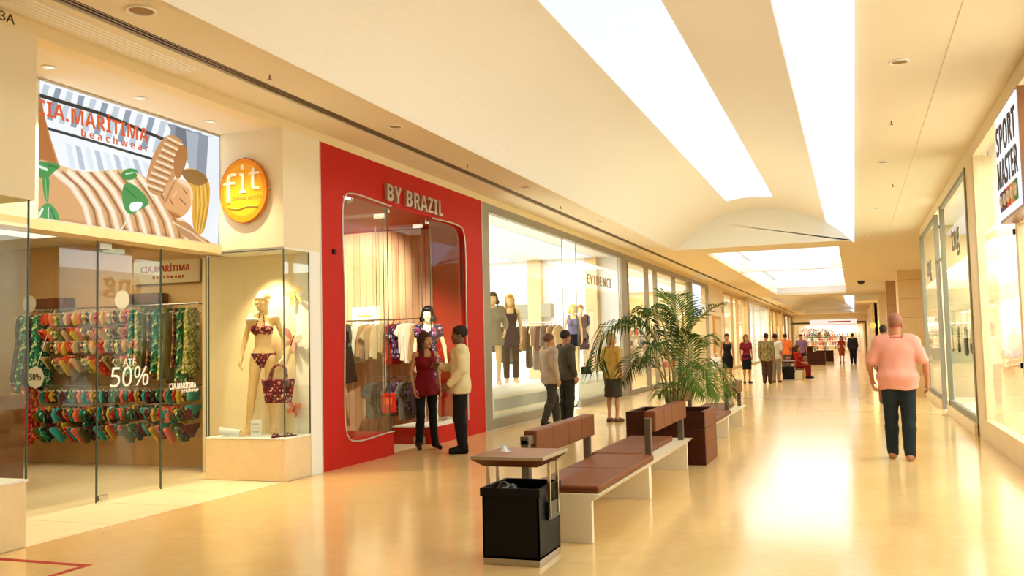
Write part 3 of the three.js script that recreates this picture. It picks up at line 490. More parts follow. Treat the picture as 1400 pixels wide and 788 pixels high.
struct('wall_left_sign_pier', b2(SX - 0.2, LX, 2.655, FT, -8.97, -9.745), M.cream);
struct('wall_left_post', b2(LX - 0.2, LX, 0, 2.655, -9.505, -9.745), M.whitePaint);
struct('trim_left_post', b2(LX - 0.05, LX + 0.006, 0, FT, -9.745, -9.765), M.aluminium);
struct('wall_case_back', b2(-7.6, LX - 0.2, 0, 2.655, -9.50, -9.54), mat([0.84, 0.70, 0.42], 0.7));
struct('ceiling_case', b2(GX, LX, 2.634, 2.656, -8.98, -9.5), M.whitePaint);
// backlit advertising box: print drawn from the outlines of the photograph
{
  const W = 1024, H = 548, [c, g] = cv(W, H), z0 = -6.4, z1 = -8.965, y0 = 2.71, y1 = FT - 0.005;
  const q = (x, y) => { const p = px(x, y, 'x', SX); return [(p.z - z0) / (z1 - z0) * W, (y1 - p.y) / (y1 - y0) * H]; };
  const poly = (pts, fill, close = true) => { g.beginPath(); pts.forEach((p, i) => { const a = q(...p); i ? g.lineTo(...a) : g.moveTo(...a); }); if (close) g.closePath(); g.fillStyle = fill; g.fill(); };
  const blob = (pts, fill) => { g.beginPath(); const a = pts.map((p) => q(...p)); const n = a.length; for (let i = 0; i < n; i++) { const m = [(a[i][0] + a[(i + 1) % n][0]) / 2, (a[i][1] + a[(i + 1) % n][1]) / 2]; if (!i) { const l = [(a[n - 1][0] + a[0][0]) / 2, (a[n - 1][1] + a[0][1]) / 2]; g.moveTo(...l); } g.quadraticCurveTo(...a[i], ...m); } g.fillStyle = fill; g.fill(); };
  const line = (pts, w, st) => { g.beginPath(); pts.forEach((p, i) => { const a = q(...p); i ? g.lineTo(...a) : g.moveTo(...a); }); g.lineWidth = w; g.strokeStyle = st; g.lineCap = 'round'; g.stroke(); };
  g.fillStyle = '#f2f7fb'; g.fillRect(0, 0, W, H);
  for (let i = 0; i < 16; i++) poly([[60 + i * 16, 115 + i * 5], [68 + i * 16, 117 + i * 5], [56 + i * 16, 160 + i * 5], [48 + i * 16, 158 + i * 5]], i % 2 ? '#8d9db0' : '#c3cfdb');
  poly([[228, 168], [302, 192], [302, 342], [268, 300], [262, 230]], '#8e97a5'); poly([[285, 186], [302, 192], [298, 340], [276, 332]], '#e9f1f8'); poly([[240, 172], [262, 180], [250, 236], [238, 232]], '#6c7683'); poly([[254, 178], [272, 184], [268, 236], [258, 232]], '#aab4c0');
  for (let i = 0; i < 9; i++) poly([[90 + i * 13, 196 + i * 3], [97 + i * 13, 198 + i * 3], [104 + i * 13, 232 + i], [96 + i * 13, 230 + i]], i % 2 ? '#b9c6d6' : '#dfe9f2');
  line([[50, 129], [140, 156], [232, 194]], 15, '#1c2024'); line([[66, 176], [130, 194], [210, 218]], 11, '#23282e');
  // figure lying down, striped by the slats of a blind (printed light, part of the picture)
  const path = (pts) => { g.beginPath(); const a = pts.map((p) => q(...p)); const n = a.length; for (let i = 0; i < n; i++) { const m = [(a[i][0] + a[(i + 1) % n][0]) / 2, (a[i][1] + a[(i + 1) % n][1]) / 2]; if (!i) g.moveTo((a[n - 1][0] + a[0][0]) / 2, (a[n - 1][1] + a[0][1]) / 2); g.quadraticCurveTo(...a[i], ...m); } };
  const soft = (pts, w, st, al = 0.16) => { g.globalAlpha = al; for (let k = 6; k > 0; k--) line(pts, w * k / 6, st); g.globalAlpha = 1; };
  const inside = (pts, fn) => { g.save(); path(pts); g.clip(); fn(); g.restore(); };
  const thigh = [[50, 112], [57, 140], [66, 180], [80, 222], [84, 240], [60, 262], [42, 240], [44, 160]], body = [[46, 214], [82, 226], [112, 236], [150, 233], [178, 231], [206, 246], [228, 264], [244, 294], [262, 314], [292, 334], [300, 346], [250, 338], [200, 327], [150, 319], [90, 307], [44, 310], [42, 250]], arm = [[198, 256], [205, 222], [217, 196], [230, 183], [245, 188], [254, 202], [250, 222], [240, 240], [228, 262], [214, 270]], face = [[226, 252], [240, 243], [258, 248], [266, 268], [258, 290], [244, 300], [232, 294], [223, 276]];
  blob(thigh, '#b06a2e'); inside(thigh, () => { soft([[60, 120], [70, 180], [84, 230]], 40, '#f0b060'); soft([[46, 130], [50, 240]], 26, '#5a2c10'); });
  blob(body, '#dba267'); inside(body, () => { soft([[60, 312], [120, 318], [200, 328], [300, 345]], 90, '#8a5226'); soft([[84, 228], [112, 237], [150, 234], [200, 246]], 60, '#f2cf9c');
    for (let i = 0; i < 10; i++) { const x = 76 + i * 19; soft([[x, 236 + (i > 5 ? 6 : 0)], [x + 22, 254 + i * 2.4], [x + 40, 282 + i * 3.4], [x + 48, 312 + i * 3]], 32, '#fff6e4', 0.32); soft([[x + 10, 236], [x + 33, 256 + i * 2.4], [x + 52, 286 + i * 3.4], [x + 58, 314 + i * 3]], 15, '#6c3a18', 0.17); } });
  blob(arm, '#cd935c'); inside(arm, () => { for (let i = 0; i < 9; i++) { soft([[200 + i * 3.6, 252 - i * 8], [222 + i * 3.6, 260 - i * 7.6]], 13, '#fff0d6', 0.3); soft([[200 + i * 3.6, 256 - i * 8], [222 + i * 3.6, 264 - i * 7.6]], 7, '#7a4a24', 0.2); } });
  blob([[236, 216], [250, 194], [258, 208], [250, 240], [240, 248]], '#b0743e');
  blob([[246, 232], [266, 229], [288, 246], [286, 284], [278, 324], [262, 316], [264, 262]], '#d9a63e'); for (let i = 0; i < 7; i++) soft([[266 + i * 2.6, 240], [268 + i * 2.8, 280], [266 + i * 1.8, 318]], 5, i % 2 ? '#f7dc86' : '#9c6a1c', 0.3); blob([[246, 231], [272, 232], [288, 248], [270, 256], [252, 246]], '#8f6430');
  blob(face, '#dda46e'); inside(face, () => { soft([[246, 246], [262, 256], [264, 276]], 40, '#fbe2c2', 0.25); soft([[228, 290], [250, 300]], 30, '#8a4a22', 0.2); soft([[238, 250], [226, 276]], 14, '#9a5c30', 0.15); }); line([[250, 258], [256, 266]], 4, '#3a2010'); line([[246, 272], [254, 280]], 4, '#3a2010'); line([[232, 272], [237, 281]], 6, '#a84a34'); soft([[242, 262], [236, 270]], 8, '#f6d4b0', 0.3);
  blob([[236, 300], [258, 304], [268, 318], [290, 338], [270, 336], [244, 318]], '#c08a58'); soft([[236, 304], [262, 318], [290, 340]], 12, '#fbe8cc', 0.2);
  const green = '#2f8f3e', dk = '#14602a';
  blob([[44, 220], [64, 221], [86, 226], [72, 236], [63, 247], [50, 240]], green); soft([[50, 226], [64, 232]], 14, '#f4faf0', 0.4); soft([[66, 226], [78, 229]], 8, dk, 0.3); blob([[57, 238], [68, 240], [67, 262], [66, 280], [60, 270]], green); soft([[62, 244], [64, 274]], 5, '#8ad090', 0.3); blob([[63, 276], [73, 281], [82, 296], [80, 308], [68, 300], [58, 307], [44, 305], [52, 289]], '#3a9a4a'); soft([[58, 286], [50, 302]], 12, '#f4f8f2', 0.45); soft([[70, 286], [76, 302]], 9, dk, 0.35); soft([[66, 284], [66, 298]], 6, '#f4f8f2', 0.4);
  blob([[164, 237], [176, 229], [190, 233], [186, 245], [169, 247]], green); soft([[172, 238], [182, 236]], 8, '#dff0da', 0.4); blob([[167, 250], [184, 251], [208, 278], [192, 286], [178, 296], [167, 282]], green); soft([[172, 258], [186, 270]], 10, dk, 0.3); blob([[176, 276], [198, 276], [190, 288], [178, 291]], '#f2f8f4'); line([[176, 294], [170, 308], [162, 318]], 6, '#e8f2dc'); line([[186, 236], [206, 268], [234, 306]], 5, '#f0e0c8'); line([[86, 307], [120, 314], [162, 320]], 10, '#f2f4f6'); line([[100, 311], [126, 315]], 4, '#6a5a50'); line([[136, 318], [156, 320]], 4, '#6a5a50');
  // lettering
  const txt = (s, x0, y0p, x1, y1p, px0, style) => { const a = q(x0, y0p), b = q(x1, y1p); g.save(); g.translate(...a); g.rotate(Math.atan2(b[1] - a[1], b[0] - a[0])); g.font = style; g.fillStyle = px0; const w = g.measureText(s).width, L = Math.hypot(b[0] - a[0], b[1] - a[1]); g.scale(L / w, 1); g.fillText(s, 0, 0); g.restore(); };
  txt('CIA.MARÍTIMA', 47, 155, 203, 195, '#e0551f', 'bold 84px sans-serif'); txt('b e a c h w e a r', 110, 186, 203, 208, '#d8582c', 'bold 42px sans-serif');
  const t = thing('lightbox_sign', 'backlit beachwear poster of a reclining figure in green bikini above the shop entrance', 'sign', [SX, y0, (z0 + z1) / 2]), tex = ctex(c, true, false), w = Math.abs(z1 - z0), h = y1 - y0;
  obj('box', b2(-0.19, -0.012, -0.0, h, -w / 2 - 0.0, w / 2 + 1.2), M.whitePaint, t);
  obj('screen', new THREE.PlaneGeometry(w, h).rotateY(Math.PI / 2), new THREE.MeshStandardMaterial({ color: 0x111111, roughness: 0.3, emissive: 0xffffff, emissiveMap: tex, emissiveIntensity: 1.0 }), t).position.y = h / 2;
  for (const [a, b] of [[0, 0.02], [h - 0.02, h]]) obj('frame', b2(-0.02, 0.012, a, b, -w / 2, w / 2), M.aluminium, t);
  areaLight('lightbox_glow', w, h, SX + 0.02, (y0 + y1) / 2, (z0 + z1) / 2, [1, 0, 0], col([0.95, 0.97, 1]), 0.8);
}
struct('trim_sign_ledge', b2(SX - 0.25, SX + 0.03, 2.62, 2.71, ZB, -8.975), M.creamStone);
for (const [z, l] of [[-6.19, 'next to the cream pier'], [-7.32, 'above the middle of the backlit poster'], [-8.39, 'nearest the round orange sign']]) downlight(-6.6, FT - 0.004, z, 0.055, `small lit downlight in the entrance ceiling ${l}`, undefined, 16);
{ // oval orange sign
  const t = thing('oval_sign', 'orange oval fit sign on the cream pier above the display case', 'sign', [-6.55, 3.33, -8.97]);
  obj('disc', new THREE.CylinderGeometry(1, 1, 0.05, 48).rotateX(Math.PI / 2).scale(0.32, 0.37, 1).translate(0, 0, 0.035), mat([0.88, 0.30, 0.012], 0.4), t);
  obj('rim', new THREE.TorusGeometry(1, 0.03, 8, 48).scale(0.32, 0.37, 0.6).translate(0, 0, 0.045), mat([0.55, 0.14, 0.01], 0.4), t);
  obj('pale_centre', new THREE.CircleGeometry(1, 40).scale(0.27, 0.31, 1).translate(0, 0.01, 0.0615), mat([0.92, 0.42, 0.02], 0.4), t);  // centre oval in a lighter orange than the disc
  const ink = mat(0xfdf0cc, 0.4); obj('lettering', fitText(textGeo('f', 0.3, 0.012, 'sans'), 0.19, 0.34).translate(-0.27, -0.13, 0.062), ink, t); obj('lettering', fitText(textGeo('i', 0.3, 0.012, 'serif'), 0.09, 0.33).translate(-0.045, -0.03, 0.062), ink, t); obj('lettering', fitText(textGeo('t', 0.3, 0.012, 'sans'), 0.15, 0.25).translate(0.08, 0.0, 0.062), ink, t);
  obj('lettering', fitText(textGeo('moda praia', 0.06, 0.006, 'serif', 0.008), 0.4, 0.05).translate(-0.15, -0.11, 0.062), mat(0xc8a040, 0.4), t);
  obj('wave', tube([[-0.2, -0.19, 0.066], [-0.08, -0.215, 0.066], [0.06, -0.19, 0.066], [0.2, -0.2, 0.066]], 0.008, 20, 6), mat(0x9aa83a, 0.5), t);
  for (const a of [0, 1, 2, 3]) obj('fixing_pin', cyl(0.01, 0.01, 0.03, 0, 0, 0, 8).rotateX(Math.PI / 2).translate(0.335 * Math.cos(a * 1.571), 0.385 * Math.sin(a * 1.571), 0.03), M.steel, t);
}
// glass front of the shop
pane('shop_glass', 'frameless glass panel next to the wooden door post of the swimwear shop', 'x', GX, -5.56, -7.305, 0, 2.62);
{ const t = pane('glass_door', 'frameless glass door with white vinyl sale lettering', 'x', GX, -7.315, -8.215, 0.012, 2.6);
  obj('door_clamp', bx(0.03, 0.05, 0.12, 0, 0.03, 0.38), M.steel, t); obj('door_clamp', bx(0.03, 0.06, 0.16, 0, 2.56, 0.36), M.steel, t); obj('door_closer', bx(0.04, 0.05, 0.3, -0.05, 2.53, 0.2), M.steel, t);
  const flip = (g, w) => toLeftWall(g.translate(0, 0, 0.004)).translate(0, 0, 0.45);
  const at = (x, y) => { const p = px(x, y, 'x', GX); return [-(p.z) - 7.315, p.y - 0.012]; };
  const a = at(168, 501), b = at(150, 530); obj('lettering', flip(fitText(textGeo('ATÉ', 0.1, 0.002, 'sans'), 0.18, 0.1).translate(...a, 0)), M.vinyl, t); obj('lettering', flip(fitText(textGeo('50%', 0.3, 0.002, 'sans'), 0.54, 0.205).applyMatrix4(new THREE.Matrix4().makeShear(0, 0, 0.1, 0, 0, 0)).translate(...b, 0)), M.vinyl, t); }
{ const t = pane('shop_glass', 'frameless glass panel with small white shop name beside the display case', 'x', GX, -8.225, -9.03, 0, 2.62);
  const f = (g) => toLeftWall(g.translate(0, 0, 0.004)).translate(0, 0, 0.4), at = (x, y) => { const p = px(x, y, 'x', GX); return [-p.z - 8.225, p.y]; };
  obj('lettering', f(fitText(textGeo('CIA.MARÍTIMA', 0.1, 0.002, 'bold'), 0.44, 0.085).translate(...at(231, 533), 0)), M.vinyl, t); obj('lettering', f(fitText(textGeo('beachwear', 0.05, 0.002, 'bold', 0.01), 0.28, 0.045).translate(...at(248, 537), 0)), M.vinyl, t); }
// corner display case with mannequin
{ const t = thing('display_case', 'cream stone plinth with glass box holding the bikini mannequin', 'display case', [0, 0, 0]);
  obj('plinth', rb2(GX, LX, 0, 0.47, -8.97, -9.498, 0.006), M.creamStone, t); obj('plinth_top', rb2(GX - 0.005, LX + 0.005, 0.47, 0.487, -8.965, -9.498, 0.004), M.whitePaint, t);
  obj('pane', new THREE.PlaneGeometry(1.08, 2.145).translate((GX + LX) / 2, 1.56, -8.972), M.glass, t); obj('pane', new THREE.PlaneGeometry(0.51, 2.145).rotateY(Math.PI / 2).translate(LX - 0.003, 1.56, -9.235), M.glass, t);
  obj('glass_edge', b2(LX - 0.012, LX, 0.487, 2.632, -8.97, -8.982), M.glassEdge, t); obj('glass_edge', b2(GX, GX + 0.01, 0.487, 2.632, -8.97, -8.98), M.glassEdge, t); obj('glass_edge', b2(LX - 0.012, LX, 0.487, 2.632, -9.488, -9.5), M.glassEdge, t); obj('glass_edge', b2(GX, LX, 2.622, 2.634, -8.968, -8.978), M.glassEdge, t); }
downlight(-6.5, 2.626, -9.2, 0.05, 'small lit downlight over the bikini mannequin in the glass case', undefined, 15);
{ const r = person({ name: 'mannequin', category: 'mannequin', label: 'bald glossy yellow mannequin in printed bikini inside the corner glass case', pos: [-6.53, 0.49, -9.25], turn: 0.25, female: true, plain: M.mannequin, height: 1.70, look: -0.35, joints: { elR: [-0.235, 1.15, -0.03], wrR: [-0.255, 0.93, 0.05], elL: [0.24, 1.15, -0.06], wrL: [0.25, 0.9, 0.02], hipR: [-0.085, 0.9, 0], knR: [-0.12, 0.48, 0.06], anR: [-0.17, 0.085, 0.05], toeR: [-0.2, 0.03, 0.2], anL: [0.08, 0.085, -0.1], toeL: [0.12, 0.03, 0.04] } });
  const o = { female: true }; const F = new Field(0.01); torso(F, r.j, o, 0.003);
  F.keep((x, y, z) => { const a = Math.abs(x); const cup = Math.hypot((a - 0.068) / 1.0, (y - 1.262) / 1.0) - 0.062, strap = Math.max(Math.abs(a - 0.06 + (y - 1.3) * 0.28) - 0.008, Math.abs(y - 1.38) - 0.08), back = Math.max(Math.abs(y - 1.225) - 0.01, -1); return z > 0.0 ? Math.min(cup, Math.max(strap, -z), back) : Math.min(back, strap); }); obj('bikini_top', F.mesh(), P.flower, r.t);
  const G = new Field(0.01); torso(G, r.j, o, 0.003); legs(G, r.j, o, 0.003, 0.3); G.keep((x, y, z) => { const a = Math.abs(x); return Math.max(y - 0.985, 0.80 - y, Math.min(Math.abs(y - 0.975) - 0.012, a - (y - 0.80) * (z > 0 ? 0.6 : 0.8) - 0.02)); }); obj('bikini_bottom', G.mesh(), P.flower, r.t);
  obj('sash', new THREE.TorusGeometry(0.1, 0.02, 8, 24).rotateX(1.3).translate(-0.1, 1.37, -0.01), mat(0xf2ead8, 0.8), r.t); }
{ const t = thing('tote_bag', 'floral printed tote bag hanging from the hand of the bikini mannequin', 'bag', [-6.27, 0.87, -9.17], 0.2);
  const s = new THREE.Shape(); s.moveTo(-0.13, 0); s.lineTo(0.13, 0); s.lineTo(0.17, 0.24); s.lineTo(-0.17, 0.24); s.closePath(); obj('body', uvm(extr(s, 0.07, 0.02).translate(0, 0.02, -0.035)), P.flower, t);
  for (const z of [-0.035, 0.045]) obj('strap', tube([[-0.1, 0.26, z], [-0.06, 0.4, z * 0.4], [0.02, 0.44, 0], [0.08, 0.4, z * 0.4], [0.1, 0.26, z]], 0.012, 24, 6), P.flower, t); }
function butterfly(x, y, z, s, rot, color, label) { const t = thing('butterfly_decoration', label, 'decoration', [x, y, z], 0, 'paper butterflies in the glass case'); const sh = new THREE.Shape(); sh.moveTo(0, 0); sh.bezierCurveTo(0.05, 0.12, 0.14, 0.13, 0.13, 0.05); sh.bezierCurveTo(0.12, 0.01, 0.06, 0.0, 0.02, 0); sh.bezierCurveTo(0.08, -0.02, 0.11, -0.06, 0.08, -0.1); sh.bezierCurveTo(0.05, -0.12, 0.02, -0.06, 0, -0.02);
  const g = extr(sh, 0.003); t.rotation.z = rot; t.scale.setScalar(s); for (const k of [1, -1]) { const w = obj('wing', k > 0 ? g.clone().rotateY(-0.35) : g.clone().translate(0, 0, -0.003).rotateY(Math.PI + 0.35), mat(color, 0.6), t); } obj('body', bar([0, -0.06, 0.004], [0, 0.06, 0.004], 0.006, 6), M.brown, t); }
butterfly(-6.23, 2.12, -9.485, 0.95, 0.3, 0xe8c27a, 'pale yellow paper butterfly on the display case wall, uppermost of three'); butterfly(-6.28, 1.59, -9.485, 1.15, -0.4, 0xe09a86, 'pink paper butterfly on the display case wall, middle of three'); butterfly(-6.26, 0.79, -9.485, 0.9, -0.3, 0xe88a6a, 'coral paper butterfly on the display case wall, lowest of three');
{ const t = thing('price_card', 'small white price card standing on the display plinth', 'card', [-6.5, 0.487, -9.06], 0.1); obj('card', rb(0.13, 0.2, 0.012, 0, 0.1, 0, 0.003), M.white, t); for (let k = 0; k < 3; k++) obj('printed_line', bx(0.09, 0.008, 0.002, 0, 0.06 + k * 0.045, 0.0075), mat(0xb8a890, 0.8), t); }
{ const t = thing('rolled_towel', 'rolled white towel lying at the mannequin\'s foot', 'towel', [-6.93, 0.487, -9.15], 0.4); obj('roll', cyl(0.045, 0.045, 0.24, 0, 0.046, 0, 18).applyMatrix4(new THREE.Matrix4().makeTranslation(0, 0.046, 0).multiply(new THREE.Matrix4().makeRotationZ(1.4)).multiply(new THREE.Matrix4().makeTranslation(0, -0.046, 0))), M.white, t); obj('loose_edge', bx(0.2, 0.004, 0.07, 0.02, 0.008, 0.06), M.white, t); }
for (const [x, z, r, l] of [[-6.24, -9.07, 0.4, 'left'], [-6.14, -9.16, -0.5, 'right']]) { const t = thing('flip_flop', 'wine red flip flop lying on the display plinth', 'sandal', [x, 0.487, z], r, 'flip flops in the glass case'); obj('sole', extr(roundRect(-0.035, -0.11, 0.035, 0.11, 0.034), 0.014).rotateX(-Math.PI / 2), P.wine, t); for (const s of [-1, 1]) obj('strap', tube([[0, 0.016, -0.06], [s * 0.02, 0.04, -0.01], [s * 0.032, 0.014, 0.04]], 0.006, 10, 5), P.wine, t); }
// mirrored display case at the left edge of the frame
{ const t = thing('display_case', 'cream stone plinth and glass box under the cream pier, cut by the frame edge', 'display case', [0, 0, 0]);
  obj('plinth', rb2(GX, LX, 0, 0.5, -2.5, -5.5, 0.006), M.creamStone, t); obj('plinth_top', rb2(GX, LX + 0.005, 0.5, 0.52, -2.5, -5.51, 0.004), M.whitePaint, t);
  obj('pane', new THREE.PlaneGeometry(1.07, 2.17).translate((GX + LX) / 2, 1.61, -5.5), M.glass, t); obj('pane', new THREE.PlaneGeometry(3.0, 2.17).rotateY(Math.PI / 2).translate(LX - 0.003, 1.61, -4.0), M.glass, t); obj('glass_edge', b2(LX - 0.012, LX, 0.52, 2.7, -5.49, -5.502), M.glassEdge, t); }
{ const t = thing('price_card', 'tiny white card and shoe stand on the left display plinth', 'card', [-6.3, 0.52, -5.2], 0.6); obj('card', bx(0.12, 0.18, 0.01, 0, 0.09, 0), M.white, t); obj('foot', bx(0.12, 0.006, 0.05, 0, 0.003, -0.02), M.white, t); }
{ const t = thing('sales_counter', 'brown wooden sales counter inside the swimwear shop', 'counter', [-9.4, 0, -7.2]); obj('body', b2(-0.6, 0.6, 0, 1.0, -0.75, 1.4), M.wood, t); obj('worktop', rb2(-0.65, 0.64, 1.0, 1.05, -0.8, 1.4, 0.008), M.wood, t); }
// wooden portal and shelves inside
{ const t = thing('wooden_portal', 'brown wooden frame standing at the end of the swimwear rails', 'frame', [-7.69, 0, -9.88]); obj('upright', b2(-0.05, 0.05, 0, 2.23, -0.06, 0.06), M.wood, t); obj('crosspiece', b2(0.05, 0.42, 2.13, 2.23, -0.06, 0.06), M.wood, t); }
tag(rail('clothes_rail', 'upper chrome rail of swimwear on the shop side wall', -10.65, -7.75, 2.1, -9.62, -9.95), 'upper chrome rail of swimwear on the shop side wall', 'clothes rail'); tag(rail('clothes_rail', 'lower chrome rail of swimwear on the shop side wall', -10.65, -7.75, 1.07, -9.62, -9.95), 'lower chrome rail of swimwear on the shop side wall', 'clothes rail');
for (const [x, l] of [[-10.35, 'at the far end of the upper rail'], [-8.75, 'above the middle of the upper rail']]) tag(obj('rail_box', rb(0.5, 0.14, 0.2, x, 2.2, -9.85, 0.01), M.wood), `brown wooden bracket box ${l}`, 'bracket');
for (const [x, l] of [[-10.55, 'by the far box'], [-8.95, 'over the middle of the rail']]) { tag(obj('round_tag', cyl(0.12, 0.12, 0.006, 0, 0, 0, 24).rotateX(Math.PI / 2).translate(x, 2.19, -9.6), mat(0xe8dcc0, 0.5)), `round pale sale tag ${l}`, 'sale tag'); }
{ const bik = []; for (const [k, l] of [['redFlower', 'red flowered'], ['orange', 'orange'], ['yellow', 'yellow'], ['coral', 'coral'], ['lime', 'lime print'], ['brown', 'brown print'], ['olive', 'olive'], ['tropic', 'green leaf print'], ['wine', 'wine red'], ['beige', 'beige']]) bik.push([k, l]);
  const make = (set, where, g) => set.map(([k, l]) => garment('bikini_set', `${l} bikini set on a clear hanger, ${where}`, 'bikini', P[k], g, 'clear'));
  const warm = bik.filter(([k]) => ['redFlower', 'orange', 'yellow', 'coral', 'lime', 'olive', 'brown', 'beige'].includes(k));
  hangRow(make(warm, 'upper row of the top rail', 'swimwear on the upper rail'), -10.25, -8.75, 2.1, -9.62, 26); hangRow(make(warm.slice().reverse(), 'lower row of the top rail', 'swimwear on the upper rail'), -10.2, -8.5, 1.72, -9.6, 26);
  const sets = [['tropic', 'green leaf print'], ['lime', 'lime print'], ['olive', 'olive'], ['brown', 'brown print']].map(([k, l]) => garment('beach_wrap', `long ${l} beach wrap hanging on the upper rail`, 'sarong', P[k], 'beach wraps on the upper rail', 'clear')); hangRow(sets, -8.75, -7.8, 2.1, -9.6, 10);
  hangRow([garment('beach_dress', 'long dark brown beach dress at the far end of the upper rail', 'dress', P.dark, 'beach dresses at the rail end', 'clear'), garment('beach_dress', 'long green beach dress at the far end of the upper rail', 'dress', P.tropic, 'beach dresses at the rail end', 'clear')], -10.62, -10.25, 2.1, -9.55, 4, 0.08);
  const cool = [['coral', 'coral'], ['teal', 'teal'], ['redFlower', 'red flowered'], ['yellow', 'yellow'], ['brown', 'brown print'], ['aqua', 'aqua'], ['wine', 'wine red'], ['dark', 'dark print'], ['tropic', 'green leaf print'], ['olive', 'olive']];
  hangRow(make(cool, 'upper row of the low rail', 'swimwear on the lower rail'), -10.3, -7.8, 1.07, -9.62, 36); hangRow(make(cool.slice().reverse(), 'lower row of the low rail', 'swimwear on the lower rail'), -10.3, -7.8, 0.84, -9.6, 34);
  hangRow([garment('beach_wrap', 'red spotted beach wrap at the far end of the lower rail', 'sarong', P.redFlower, 'wraps at the low rail end', 'clear')], -10.62, -10.35, 1.25, -9.5, 3);
}
tag(obj('sale_tag', cyl(0.15, 0.15, 0.006, 0, 0, 0, 8).rotateX(Math.PI / 2).translate(-10.1, 1.2, -9.3), mat(0xd8cdb0, 0.6)), 'octagonal pale sale tag hanging between the two rails', 'sale tag').add(finish(Object.assign(new THREE.Mesh(fitText(textGeo('50%', 0.1, 0.003, 'serif'), 0.2, 0.09).translate(-10.2, 1.16, -9.296), M.black), { name: 'lettering' })), finish(Object.assign(new THREE.Mesh(bar([-10.1, 1.3, -9.31], [-10.1, 2.1, -9.61], 0.004), M.chrome), { name: 'cord' })));
{ const t = thing('wall_cabinet', 'dark wooden cabinet with mirror against the back wall of the swimwear shop', 'cabinet', [-11.98, 0, -8.6]); obj('body', b2(0, 0.4, 0, 2.45, -1.1, 1.6), M.wood, t); obj('mirror', b2(0.4, 0.41, 1.5, 2.35, -1.0, 1.5), M.steel, t); for (const y of [0.4, 0.8, 1.2]) obj('drawer', b2(0.4, 0.42, y, y + 0.36, -1.0, 1.5), M.woodDark, t); }
{ const s = thing('wall_sign', 'pale shop name board hanging inside the swimwear shop', 'sign', [-8.5, 2.55, -9.9]); obj('board', bx(1.1, 0.3, 0.03), mat(0xe0cca0, 0.7), s); obj('lettering', fitText(textGeo('CIA.MARÍTIMA', 0.1, 0.006), 0.8, 0.11).translate(-0.4, 0.0, 0.016), mat(0xb83018, 0.6), s); obj('lettering', fitText(textGeo('beachwear', 0.06, 0.006, 'bold', 0.02), 0.5, 0.05).translate(-0.2, -0.09, 0.016), mat(0xb83018, 0.6), s); }
lightPanel(-9.6, -8.6, 2.95, -6.2, -8.8, 'warm ceiling light panel inside the swimwear shop', [1, 0.82, 0.56], 9, M.lampWarm);
// ---------------------------------------------------------------- red fashion shop (BY BRAZIL)
{
  const s = new THREE.Shape(); s.moveTo(9.765, 0); s.lineTo(11.6, 0); s.lineTo(11.6, 0.32); s.lineTo(10.42, 0.32); s.absarc(10.42, 0.44, 0.12, -Math.PI / 2, Math.PI, true); s.lineTo(10.3, 3.4); s.absarc(10.38, 3.4, 0.08, Math.PI, Math.PI / 2, true);
  s.lineTo(14.0, 3.48); s.absarc(14.0, 3.23, 0.25, Math.PI / 2, 0, true); s.lineTo(14.25, 0.26); s.lineTo(12.95, 0.26); s.lineTo(12.95, 0); s.lineTo(15.0, 0); s.lineTo(15.0, FT); s.lineTo(9.765, FT); s.closePath();
  const f = structGroup('wall_left_red'); obj('facade', uvm(toLeftWall(extr(s, 0.14)).translate(LX - 0.14, 0, 0)), M.red, f);
  obj('window_edge', toLeftWall(tube([[11.6, 3.475, 0], [10.4, 3.475, 0], [10.31, 3.4, 0], [10.305, 2, 0], [10.305, 0.45, 0], [10.4, 0.325, 0], [11.6, 0.325, 0]], 0.012, 60, 6)).translate(LX + 0.004, 0, 0), M.aluminium, f);
  obj('window_edge', toLeftWall(tube([[12.96, 3.475, 0], [13.95, 3.475, 0], [14.17, 3.42, 0], [14.245, 3.2, 0], [14.245, 2, 0], [14.245, 0.27, 0]], 0.012, 60, 6)).translate(LX + 0.004, 0, 0), M.aluminium, f);
  obj('corner_strip', b2(LX - 0.1, LX + 0.008, 0, FT, -15.0, -15.03), M.aluminium, f);
  obj('window_ledge', b2(LX - 0.75, LX - 0.14, 0, 0.32, -10.2, -11.58), M.red, f); obj('window_ledge', b2(LX - 0.75, LX - 0.14, 0, 0.25, -12.97, -14.94), M.red, f); obj('ledge_top', b2(LX - 0.75, LX - 0.02, 0.25, 0.265, -12.97, -14.94), M.whitePaint, f);
}
struct('wall_party_red', b2(-12, LX - 0.14, 0, 4.2, -14.95, -15.02), M.red);
struct('ceiling_red_shop', b2(-12, LX - 0.14, 3.62, 3.72, -10.1, -14.95), mat(0xb0532a, 0.7));
{ const g = structGroup('wall_fluted'); for (let k = 0; k < 15; k++) obj('board', rb2(-8.95 + k * 0.132, -8.825 + k * 0.132, 0, 3.6, -14.90, -14.945, 0.012), k % 3 ? mat(0xd8aa88, 0.6) : mat(0xcd9c78, 0.6), g); }
struct('wall_left_red_back', b2(-9.3, -9.2, 0, 3.62, -10.1, -14.95), mat(0xc89a68, 0.7));
{ const t = thing('raised_lettering', 'raised silver letters BY BRAZIL on the red facade', 'lettering', [LX, 3.53, -11.41]); const a = fitText(textGeo('BY BRAZIL', 0.3, 0.05, 'bold', 0.012, 0.7), 1.86, 0.235); obj('letters', toLeftWall(a).translate(0.005, 0, 0), mat(0xb9a48c, 0.35, { metalness: 0.5 }), t); }
{ const f = scene.getObjectByName('wall_left_red'); pane('shop_glass', '', 'x', LX - 0.05, -10.3, -11.58, 0.33, 3.47, undefined, true, f); pane('shop_glass', '', 'x', LX - 0.05, -12.97, -14.24, 0.27, 3.47, undefined, true, f); }
